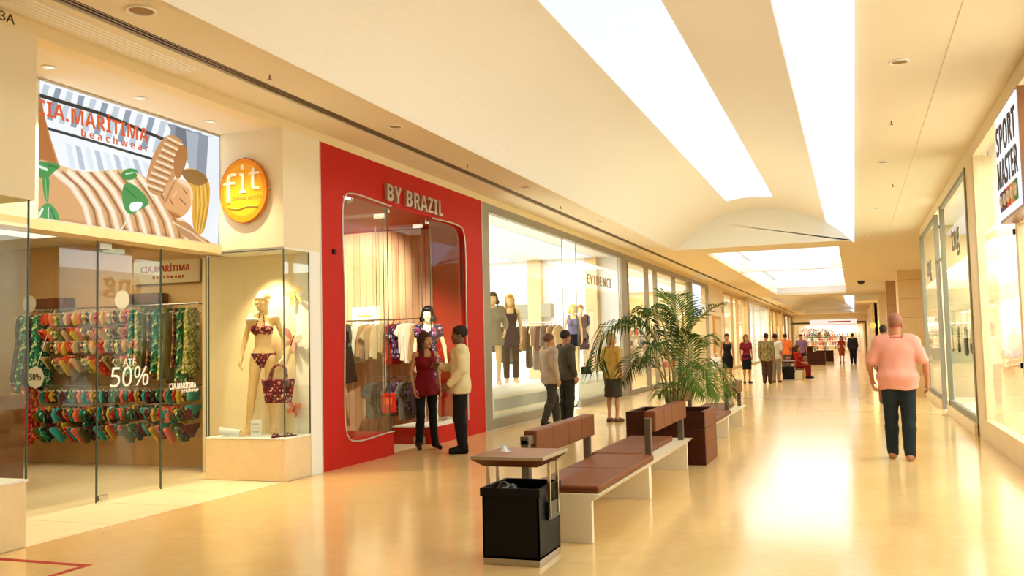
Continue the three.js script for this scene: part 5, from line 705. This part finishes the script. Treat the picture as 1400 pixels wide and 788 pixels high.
person({ name: 'mannequin', category: 'mannequin', label: 'headed mannequin in dark jacket behind the tng glass', pos: [2.35, 0, -18.6], turn: -0.6, plain: M.mannequinPale, hair: 'short', height: 1.8, fine: 0, top: { name: 'jacket', mat: mat(0x3a3038, 0.8), hem: 0.8, sleeve: 1.95, loose: 0.02 }, bottom: { mat: mat(0x6a5038, 0.8) }, shoes: M.black });
person({ name: 'mannequin', category: 'mannequin', label: 'mannequin in tan coat behind the tng glass', pos: [2.6, 0, -17.4], turn: -0.8, plain: M.mannequinPale, hair: 'short', height: 1.8, fine: 0, top: { name: 'coat', mat: mat(0xa88058, 0.8), hem: 0.66, sleeve: 1.95, loose: 0.025 }, bottom: { mat: mat(0x4a3c34, 0.8) }, shoes: M.black });
// recess and tiled piers beyond
struct('wall_right_recess', b2(3.2, 3.35, 0, 4.3, -25, -41), M.cream);
function tiledPier(name, x0, x1, z0, z1, m) { const f = structGroup(name); obj('core', b2(x0 + 0.02, x1, 0, HS, z0 - 0.02, z1), M.joint, f); const h = HS / 5.5; for (let k = 0; k < 6; k++) { const a = k * h + 0.006, b = Math.min(HS, (k + 1) * h - 0.006); obj('tile', b2(x0, x1, a, b, z0, z0 - 0.03), m, f); obj('tile', b2(x0, x0 + 0.03, a, b, z0 - 0.035, z1), m, f); } }
tiledPier('wall_right_pier_a', 1.72, 3.2, -40, -42, M.creamStone); tiledPier('wall_right_pier_b', 1.5, 1.95, -47, -48.2, mat(0xb89468, 0.5)); tiledPier('wall_right_pier_c', 1.4, 2.2, -57, -58.5, M.creamStone);
struct('wall_right_far', b2(2.4, 2.6, 0, 4.3, -42, -60), M.cream); struct('wall_right_farther', b2(1.7, 1.9, 0, 4.3, -60, -75), M.creamStone); struct('wall_right_farthest', b2(1.3, 1.5, 0, 4.3, -75, ZE), M.creamStone);
for (const [z, l] of [[-49.5, 'nearest the tiled piers'], [-53, 'beyond the tiled piers'], [-64, 'by the far yellow lamp']]) { const t = thing('display_window', `dark framed display window on the far right wall ${l}`, 'display', [z < -60 ? 1.69 : 2.39, 0.4, z]); obj('frame', bx(0.04, 3.2, 1.4, -0.02, 1.6, 0), mat(0x3a3028, 0.5), t); obj('screen', bx(0.01, 2.9, 1.15, -0.045, 1.6, 0), glow([0.7, 0.75, 0.78], 0.8), t); }
{ const t = thing('wall_lamp', 'yellow glowing wall lamp near the far end', 'lamp', [1.55, 2.4, -72]); obj('arm', bar([0.15, 0, 0], [-0.2, 0, 0], 0.02), M.brown, t); obj('lamp_shade', new THREE.SphereGeometry(0.22, 16, 12).translate(-0.25, 0, 0), glow([1, 0.7, 0.1], 1.0), t); const l = new THREE.PointLight(col([1, 0.75, 0.3]), 4); l.position.set(1.3, 2.4, -72); l.castShadow = true; scene.add(l); l.name = 'wall_lamp_light'; }
// ---------------------------------------------------------------- seats, bins and planters down the middle
function seamBox(x0, x1, y0, y1, z0, z1, r) { return rb2(x0, x1, y0, y1, z0, z1, r, 3); }
function bench(zn, zf, side, label) { // side 'left': backrest on the left edge, 'right': on the right edge
  const t = thing('bench', label, 'bench', [-2.15, 0, (zn + zf) / 2]), L = Math.abs(zf - zn), h = L / 2; // local: x from -0.3 to 0.36, +z towards the camera
  const s = new THREE.Shape(); s.moveTo(-0.30, 0.30); s.lineTo(0.29, 0.30); s.lineTo(0.355, 0.358); s.lineTo(-0.30, 0.358); s.closePath(); obj('slab', uvm(extr(s, L).translate(0, 0, -h)), M.benchTop, t);
  for (const z of [h - 0.025, -h + 0.025]) obj('end_panel', rb2(-0.30, 0.292, 0, 0.302, z - 0.025, z + 0.025, 0.003), M.benchTop, t);
  const [c0, c1] = side === 'left' ? [-0.22, 0.34] : [-0.29, 0.19], zc = side === 'left' ? [h - 0.03, -h + 0.03] : [h - 0.03, -h + 0.35], m = (zc[0] + zc[1]) / 2;
  for (const [a, b] of [[zc[0], m + 0.001], [m - 0.001, zc[1]]]) { const q = obj('cushion', seamBox(c0, c1, 0.358, 0.415, a, b, 0.016), M.leather, t); obj('piping', b2(c0 + 0.01, c1 - 0.01, 0.384, 0.389, a + 0.002, b - 0.002), M.leatherSeam, q); }
  const xb = side === 'left' ? -0.25 : 0.26, n = 4, b0 = h - 0.22, b1 = -h + 0.14; for (let k = 0; k < n; k++) { obj('back_pad', seamBox(xb - 0.055, xb + 0.055, 0.60, 0.80, lerp(b0, b1, k / n) + 0.0005, lerp(b0, b1, (k + 1) / n) - 0.0005, 0.014), M.leather, t); }
  for (const z of [h - 0.12, -h + 0.22]) { const p = obj('back_post', rb2(xb - 0.03 + (side === 'left' ? -0.0 : 0.0), xb + 0.03, 0.358, 0.74, z - 0.035, z + 0.035, 0.004), M.post, t); if (side === 'left' && z > 0) obj('bracket', rb2(xb - 0.035, xb + 0.035, 0.70, 0.765, z - 0.11, z + 0.035, 0.004), M.post, p); }
  return t;
}
bench(-6.65, -8.715, 'left', 'tan leather bench on cream legs, directly behind the black bin'); bench(-8.72, -10.81, 'right', 'tan leather bench with backrest towards the aisle, before the palm planter'); bench(-12.5, -14.52, 'left', 'tan leather bench directly behind the palm planter'); bench(-14.53, -16.5, 'right', 'tan leather bench with backrest towards the aisle, beyond the palm planter');
function bin(x, z, label) {
  const t = thing('litter_bin', label, 'litter bin', [x, 0, z]), w = 0.2, d = 0.23; obj('base', rb2(-w, w, 0, 0.045, -d, d, 0.004), M.steel, t);
  const wall = [b2(-w, w, 0.045, 0.47, d - 0.012, d), b2(-w, w, 0.045, 0.47, -d, -d + 0.012), b2(-w, -w + 0.012, 0.045, 0.47, -d, d), b2(w - 0.012, w, 0.045, 0.47, -d, d), b2(-w, w, 0.045, 0.06, -d, d)]; obj('body', wall, mat(0x0e0c0b, 0.45), t);
  obj('rim', [rb2(-w - 0.012, w + 0.012, 0.455, 0.51, d - 0.012, d + 0.012, 0.004), rb2(-w - 0.012, w + 0.012, 0.455, 0.51, -d - 0.012, -d + 0.012, 0.004), rb2(-w - 0.012, -w + 0.012, 0.455, 0.51, -d, d, 0.004), rb2(w - 0.012, w + 0.012, 0.455, 0.51, -d, d, 0.004)], mat(0x130f0d, 0.5), t);
  const F = new Field(0.012); for (let k = 0; k < 7; k++) F.ell([-0.13 + rnd(-0.03, 0.03), 0.43 + rnd(0.05), 0.17 - k * 0.055], [0.05, 0.045, 0.045], 0.02); F.noise = 0.004; obj('bin_liner', F.mesh(), mat(0x1c1916, 0.3), t);
  for (const s of [-1, 1]) { for (const z2 of [0.06, -0.12]) obj('support_rod', [b2(s * (w + 0.022) - 0.009, s * (w + 0.022) + 0.009, 0.30, 0.66, z2 - 0.009, z2 + 0.009)], M.chrome, t); obj('rod_plate', rb2(s * (w + 0.014) - 0.012, s * (w + 0.014) + 0.012, 0.28, 0.40, -0.15, 0.09, 0.003), M.blackGloss, t); }
  const g = new THREE.CylinderGeometry(1, 0.76, 0.05, 4, 1).rotateY(Math.PI / 4).scale(0.25 * Math.SQRT2, 1, 0.28 * Math.SQRT2).translate(-0.0, 0.675, 0.0); obj('tray_underside', g.toNonIndexed(), M.brown, t); g.computeVertexNormals(); obj('tray_top', rb2(-0.252, 0.252, 0.699, 0.722, -0.282, 0.282, 0.003), mat(0x8a5a30, 0.45), t); obj('tray_edge', [b2(-0.256, 0.256, 0.703, 0.724, 0.28, 0.286), b2(0.25, 0.256, 0.703, 0.724, -0.28, 0.28), b2(-0.256, -0.25, 0.703, 0.724, -0.28, 0.28)], M.steel, t);
  return t;
}
bin(-2.2, -6.09, 'black square litter bin with brown tray table above it, before the benches'); 
tag(obj('tray_glare', new THREE.ConeGeometry(0.05, 0.06, 3, 1).scale(1, 1, 0.3).translate(-2.32, 0.752, -6.1), M.white), 'small white wedge standing for the glare on the bin tray', 'card');  // white wedge modelled in place of a glare on the tray
function planter(x, z, w, d, h, label) { const t = thing('planter', label, 'planter', [x, 0, z]); const th = 0.05; for (const [a, b] of [[0, h * 0.68], [h * 0.685, h]]) { obj('panel', rb2(-w / 2, w / 2, a, b, d / 2 - th, d / 2, 0.004), M.woodDark, t); obj('panel', rb2(-w / 2, w / 2, a, b, -d / 2, -d / 2 + th, 0.004), M.woodDark, t); obj('panel', rb2(-w / 2, -w / 2 + th, a, b, -d / 2 + th, d / 2 - th, 0.004), M.woodDark, t); obj('panel', rb2(w / 2 - th, w / 2, a, b, -d / 2 + th, d / 2 - th, 0.004), M.wood, t); } obj('soil', b2(-w / 2 + th, w / 2 - th, 0, h - 0.12, -d / 2 + th, d / 2 - th), M.soil, t); return t; }  // aisle side panels in paler wood: the lit face painted into the colour
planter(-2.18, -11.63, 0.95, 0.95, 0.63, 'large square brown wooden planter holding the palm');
// fronds are drawn from base over the crown to the tip, leaflets set along both sides
function frond(parent, pts, w, n, dark, droop = 0.35) {
  const c = new THREE.CatmullRomCurve3(pts.map((p) => V(...p))), pos = [], nor = V(0, 1, 0); const L = c.getLength();
  for (let i = 0; i < n; i++) { const u = 0.3 + 0.7 * i / (n - 1), p = c.getPoint(u), tg = c.getTangent(u).normalize(); let side = V().crossVectors(tg, V(0, 1, 0)); if (side.length() < 0.2) side = V().crossVectors(tg, V(0, 0, 1)); side.normalize(); const up = V().crossVectors(side, tg).normalize(); const len = w * Math.sin(Math.PI * (0.12 + 0.82 * Math.pow((u - 0.3) / 0.7, 0.8))) * rnd(0.85, 1.12) + 0.05;
    for (const s of [-1, 1]) { const d = side.clone().multiplyScalar(s).addScaledVector(tg, 0.75).addScaledVector(up, 0.25 + rnd(-0.15, 0.15)).normalize(), q1 = p.clone().addScaledVector(d, len * 0.5), q2 = p.clone().addScaledVector(d, len).add(V(0, -droop * len, 0)), wd = up.clone().cross(d).normalize().multiplyScalar(0.5 * 0.022), fold = up.clone().multiplyScalar(0.006);
      const a = q1.clone().add(wd), b = q1.clone().sub(wd), m = q1.clone().add(fold); for (const tri of [[p, a, m], [p, m, b], [a, q2, m], [m, q2, b]]) for (const v of tri) pos.push(v.x, v.y, v.z); } }
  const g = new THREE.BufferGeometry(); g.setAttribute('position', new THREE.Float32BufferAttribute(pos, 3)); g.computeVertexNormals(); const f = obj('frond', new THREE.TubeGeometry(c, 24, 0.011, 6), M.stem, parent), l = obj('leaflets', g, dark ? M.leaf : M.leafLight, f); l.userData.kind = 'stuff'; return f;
}
{ const B = [-2.12, 0.5, -11.6], t = thing('potted_palm', 'tall feathery green palm growing in the square brown planter', 'palm', B); const W = (x, y, z) => { const p = px(x, y, 'z', z); return [p.x - B[0], p.y - B[1], z - B[2]]; };
  const F = (x0, list, w, n, dark, dr) => frond(t, [W(x0, 556, -11.6), ...list.map(([x, y, z]) => W(x, y, z))], w, n, dark, dr);
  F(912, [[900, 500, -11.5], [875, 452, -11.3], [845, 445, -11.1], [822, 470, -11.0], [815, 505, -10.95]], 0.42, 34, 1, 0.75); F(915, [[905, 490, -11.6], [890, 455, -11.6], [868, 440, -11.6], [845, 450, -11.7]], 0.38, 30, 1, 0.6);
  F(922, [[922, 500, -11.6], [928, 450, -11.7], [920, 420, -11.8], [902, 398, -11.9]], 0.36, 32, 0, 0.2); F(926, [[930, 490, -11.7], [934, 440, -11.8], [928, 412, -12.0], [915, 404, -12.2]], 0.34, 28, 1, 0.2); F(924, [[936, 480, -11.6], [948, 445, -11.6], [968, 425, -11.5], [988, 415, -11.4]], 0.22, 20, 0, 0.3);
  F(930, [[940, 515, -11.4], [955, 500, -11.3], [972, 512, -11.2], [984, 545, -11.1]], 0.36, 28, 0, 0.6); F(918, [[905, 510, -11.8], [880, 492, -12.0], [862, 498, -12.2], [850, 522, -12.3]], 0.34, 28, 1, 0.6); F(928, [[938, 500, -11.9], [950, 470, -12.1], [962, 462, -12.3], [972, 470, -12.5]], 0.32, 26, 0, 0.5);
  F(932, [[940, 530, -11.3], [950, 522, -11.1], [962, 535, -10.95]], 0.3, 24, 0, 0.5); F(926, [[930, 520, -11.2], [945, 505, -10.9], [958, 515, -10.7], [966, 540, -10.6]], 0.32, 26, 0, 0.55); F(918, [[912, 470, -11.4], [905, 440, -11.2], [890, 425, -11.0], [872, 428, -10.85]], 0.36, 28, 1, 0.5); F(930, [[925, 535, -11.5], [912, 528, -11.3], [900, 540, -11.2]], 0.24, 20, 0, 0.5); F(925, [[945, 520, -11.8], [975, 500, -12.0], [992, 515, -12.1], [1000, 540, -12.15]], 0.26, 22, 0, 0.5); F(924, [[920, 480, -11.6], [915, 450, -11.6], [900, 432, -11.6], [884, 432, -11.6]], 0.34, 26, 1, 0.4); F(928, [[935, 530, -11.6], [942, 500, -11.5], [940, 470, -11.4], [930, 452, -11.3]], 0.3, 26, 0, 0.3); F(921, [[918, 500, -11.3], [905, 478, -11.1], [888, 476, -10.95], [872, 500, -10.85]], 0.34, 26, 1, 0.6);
  for (const [x, z] of [[-0.06, 0.03], [0.0, -0.05], [0.07, 0.02]]) obj('stem', bar([x, -0.05, z], [x * 1.4, 0.22, z], 0.02), M.stem, t); }
// second group of seats far down the mall
bin(-2.3, -35.3, 'distant black litter bin beside the seated person in red'); bench(-35.9, -37.9, 'left', 'distant tan bench carrying the seated person in red'); bench(-37.95, -40.0, 'right', 'distant tan bench beyond the seated person in red');
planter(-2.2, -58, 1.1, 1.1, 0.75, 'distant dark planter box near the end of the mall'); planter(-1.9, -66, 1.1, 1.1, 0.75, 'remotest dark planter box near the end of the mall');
for (const [x, z, l] of [[-2.2, -58, 'bushy palm in the distant planter box'], [-1.9, -66, 'bushy palm in the remotest planter box']]) { const t = thing('potted_palm', l, 'palm', [x, 0.6, z]); for (let k = 0; k < 9; k++) { const a = k * 0.7, r = rnd(0.7, 1.1); frond(t, [[0, 0, 0], [Math.cos(a) * r * 0.25, 0.9, Math.sin(a) * r * 0.25], [Math.cos(a) * r * 0.7, 1.3 + rnd(0.3), Math.sin(a) * r * 0.7], [Math.cos(a) * r * 1.1, 1.0, Math.sin(a) * r * 1.1]], 0.4, 14, k % 2, 0.5); } }
{ const t = thing('kiosk', 'dark wooden kiosk counter standing near the end of the mall', 'kiosk', [-3.3, 0, -62]); obj('counter', rb(1.6, 1.0, 1.2, 0, 0.5, 0, 0.02), M.woodDark, t); obj('worktop', rb(1.75, 0.05, 1.35, 0, 1.03, 0, 0.01), M.wood, t); obj('till', rb(0.4, 0.3, 0.35, 0.3, 1.2, 0, 0.03), M.black, t); }
// ---------------------------------------------------------------- people
const tone = { tan: [0.46, 0.22, 0.10], mid: [0.36, 0.17, 0.08], dark: [0.17, 0.075, 0.035] };
person({ label: 'woman with long brown hair in red sleeveless top and black trousers at the red shop', pos: [-5.86, 0, -12.25], turn: 0.75, female: true, hair: 'long', hairColor: [0.045, 0.018, 0.01], skin: tone.tan, height: 1.70, look: 0.55, heels: true, top: { name: 'top', mat: mat(0x6c0a12, 0.75), hem: 0.80, tank: 1.37, flare: 0.03, loose: 0.012 }, bottom: { mat: M.black, loose: -0.004 }, shoes: mat(0x2a1a14, 0.4), joints: { anL: [0.12, 0.12, 0.02], toeL: [0.16, 0.035, 0.15], anR: [-0.11, 0.12, -0.04], toeR: [-0.14, 0.035, 0.1], elR: [-0.22, 1.13, -0.02], wrR: [-0.2, 0.9, 0.06] } });
person({ label: 'dark haired man in loose cream shirt talking to the woman in red', pos: [-5.17, 0, -11.92], turn: -1.15, hair: 'short', skin: tone.dark, height: 1.76, top: { mat: mat(0xd6c492, 0.8), hem: 0.82, sleeve: 1.92, collar: true, loose: 0.022 }, bottom: { mat: mat(0x1a1614, 0.85), loose: 0.012, cuff: 0.012 }, shoes: M.black, joints: { elR: [-0.25, 1.15, 0.06], wrR: [-0.14, 1.2, 0.29], elL: [0.26, 1.14, -0.02], wrL: [0.24, 0.95, 0.16], knL: [0.1, 0.49, 0.03] }, twistR: 1.2 });
person({ label: 'man in beige jacket and dark trousers walking before the boutique window', pos: [-5.25, 0, -16.2], turn: 2.4, hair: 'short', hairColor: [0.12, 0.05, 0.03], skin: tone.tan, height: 1.68, fine: 1, top: { name: 'jacket', mat: mat(0xa89276, 0.85), hem: 0.80, sleeve: 1.95, loose: 0.03, collar: true }, bottom: { mat: mat(0x3a342a, 0.85), loose: 0.012 }, shoes: M.black, joints: { anL: [0.1, 0.085, 0.18], toeL: [0.12, 0.03, 0.34], knL: [0.1, 0.49, 0.16], anR: [-0.09, 0.1, -0.2], toeR: [-0.12, 0.03, -0.05], knR: [-0.09, 0.49, -0.03] } });
person({ label: 'person in dark olive clothes walking beside the man in beige jacket', pos: [-5.1, 0, -16.75], turn: 2.5, hair: 'short', skin: tone.mid, height: 1.74, fine: 1, top: { mat: mat(0x4a4232, 0.85), hem: 0.82, sleeve: 1.9, loose: 0.015 }, bottom: { mat: mat(0x2a2a20, 0.85), loose: 0.012 }, shoes: M.black });
person({ label: 'person in mustard top and dark skirt walking behind the palm fronds', pos: [-4.3, 0, -17.1], turn: 2.8, female: true, hair: 'tail', hairColor: [0.3, 0.16, 0.05], skin: tone.tan, height: 1.66, top: { mat: mat(0xb08a3c, 0.85), hem: 0.86, sleeve: 0.8, loose: 0.015 }, bottom: { name: 'skirt', mat: mat(0x3a3026, 0.85), skirt: 0.5, to: 0.5, low: 0.5, flare: 0.02 }, shoes: M.brown });
person({ label: 'woman in black sleeveless dress carrying a white bag in the distance', pos: [-4.15, 0, -32.8], turn: 0.2, female: true, fine: 0, hair: 'short', skin: tone.tan, height: 1.74, top: { name: 'dress', mat: M.black, hem: 0.55, tank: 1.38, flare: 0.01 }, shoes: M.brown });
{ const t = thing('shopping_bag', 'white shopping bag carried by the woman in black', 'bag', [-4.52, 0.5, -32.72], 0.3); obj('body', rb(0.34, 0.42, 0.14, 0, 0.21, 0, 0.02), M.white, t); obj('handle', tube([[-0.1, 0.42, 0], [0, 0.58, 0], [0.1, 0.42, 0]], 0.012, 14, 6), M.white, t); }
person({ label: 'woman in plum red top and black skirt walking past the stone shop', pos: [-3.55, 0, -33.2], turn: 0.4, female: true, fine: 0, hair: 'long', hairColor: [0.16, 0.06, 0.03], skin: tone.tan, height: 1.7, top: { mat: mat(0x7a1c2c, 0.8), hem: 0.86, sleeve: 0.6 }, bottom: { name: 'skirt', mat: M.black, skirt: 0.5, to: 0.5, low: 0.5 }, shoes: M.black });
person({ label: 'person in khaki camouflage jacket and brown trousers in the distance', pos: [-2.85, 0, -33.0], turn: 3.0, fine: 0, hair: 'short', skin: tone.mid, height: 1.72, top: { name: 'jacket', mat: mat(0xffffff, 0.85, { map: printTex('#8a7a50', ['#6a5c38', '#a8966a', '#54482c']) }), hem: 0.78, sleeve: 1.9, loose: 0.014 }, bottom: { mat: mat(0x4a3424, 0.85), loose: 0.02 }, shoes: M.black });
person({ label: 'person in white shirt walking between the khaki jacket and the far bin', pos: [-2.62, 0, -33.9], turn: 2.8, fine: 0, hair: 'short', skin: tone.mid, height: 1.7, top: { mat: mat(0xcfc4b0, 0.85), hem: 0.84, sleeve: 0.8, loose: 0.02 }, bottom: { mat: mat(0x8a8070, 0.85), loose: 0.01 }, shoes: M.brown });
person({ label: 'person in red sitting on the distant tan bench', pos: [-2.02, 0.03, -36.2], turn: 1.2, female: true, fine: 0, hair: 'long', hairColor: [0.05, 0.015, 0.01], skin: tone.tan, height: 1.66, top: { mat: mat(0x9c2012, 0.8), hem: 0.5, sleeve: 1.5, loose: 0.01 }, bottom: { mat: mat(0x7a1a10, 0.85), low: 0.02, waist: 0.62 }, shoes: M.black, joints: sitJoints() });
person({ label: 'man in orange shirt standing beyond the distant bench', pos: [-2.95, 0, -44], turn: 3.1, fine: 0, hair: 'short', skin: tone.mid, height: 1.76, top: { mat: mat(0xd86a30, 0.8), hem: 0.82, sleeve: 0.8, loose: 0.02 }, bottom: { mat: mat(0x54463c, 0.85), loose: 0.012 }, shoes: M.black });
person({ label: 'person in mauve shirt beside the man in orange', pos: [-2.4, 0, -46.5], turn: 0.2, fine: 0, hair: 'short', skin: tone.mid, height: 1.74, top: { mat: mat(0x7a5a72, 0.8), hem: 0.84, sleeve: 0.8 }, bottom: { mat: mat(0x2a2430, 0.85) }, shoes: M.black });
person({ label: 'person in black clothes walking down the far aisle', pos: [-0.1, 0, -58], turn: 3.1, fine: 0, hair: 'short', skin: tone.mid, height: 1.78, top: { mat: mat(0x2a2220, 0.85), hem: 0.82, sleeve: 1.6, loose: 0.03 }, bottom: { mat: mat(0x1c1818, 0.85), loose: 0.02 }, shoes: M.black });
person({ label: 'person in rust red dress walking down the far aisle', pos: [-0.75, 0, -60], turn: 0, female: true, fine: 0, hair: 'long', skin: tone.tan, height: 1.64, top: { name: 'dress', mat: mat(0x9c3a28, 0.85), hem: 0.5, sleeve: 0.8, flare: 0.02 }, shoes: M.brown });
person({ label: 'man in pale blue shirt walking behind the man in salmon shirt', pos: [0.62, 0, -22.5], turn: 2.9, fine: 1, hair: 'short', skin: tone.mid, height: 1.74, top: { mat: mat(0xb4c4c4, 0.85), hem: 0.84, sleeve: 0.8, loose: 0.015 }, bottom: { mat: mat(0x7a4a34, 0.85), loose: 0.01 }, shoes: M.brown });
person({ label: 'stout bald man in salmon polo shirt and dark trousers walking down the aisle', pos: [0.47, 0, -12.1], turn: 3.05, fine: 1, fat: 1.22, hair: 'short', hairColor: [0.3, 0.12, 0.07], skin: [0.5, 0.2, 0.1], height: 1.74, top: { name: 'polo_shirt', mat: mat(0xe09a84, 0.8), hem: 0.84, sleeve: 0.8, loose: 0.025, collar: true, bell: [[1.0, 0.24, 0.2]] }, bottom: { mat: mat(0x232a2a, 0.85), loose: 0.012 }, shoes: mat(0xb07a52, 0.6), joints: { elL: [0.31, 1.14, 0.0], wrL: [0.3, 0.93, 0.14], elR: [-0.31, 1.14, -0.02], wrR: [-0.32, 0.92, 0.08], anL: [0.1, 0.085, 0.1], toeL: [0.13, 0.03, 0.26], anR: [-0.1, 0.09, -0.12], toeR: [-0.13, 0.03, 0.03], knR: [-0.1, 0.49, 0.0], knL: [0.1, 0.49, 0.1] } });
function sitJoints() { const d = -0.43, j = { pelvis: [0, 0.52, 0], chest: [0, 0.84, 0.02], neck: [0, 1.03, 0.01], head: [0, 1.185, 0.03] }; for (const s of [-1, 1]) { const k = s < 0 ? 'R' : 'L'; j['sh' + k] = [s * 0.155, 0.975, 0]; j['el' + k] = [s * 0.2, 0.72, 0.06]; j['wr' + k] = [s * 0.12, 0.62, 0.28]; j['hip' + k] = [s * 0.09, 0.49, 0.02]; j['kn' + k] = [s * 0.1, 0.50, 0.43]; j['an' + k] = [s * 0.1, 0.1, 0.42]; j['toe' + k] = [s * 0.11, 0.04, 0.57]; } return j; }
renderer.render(scene, camera);
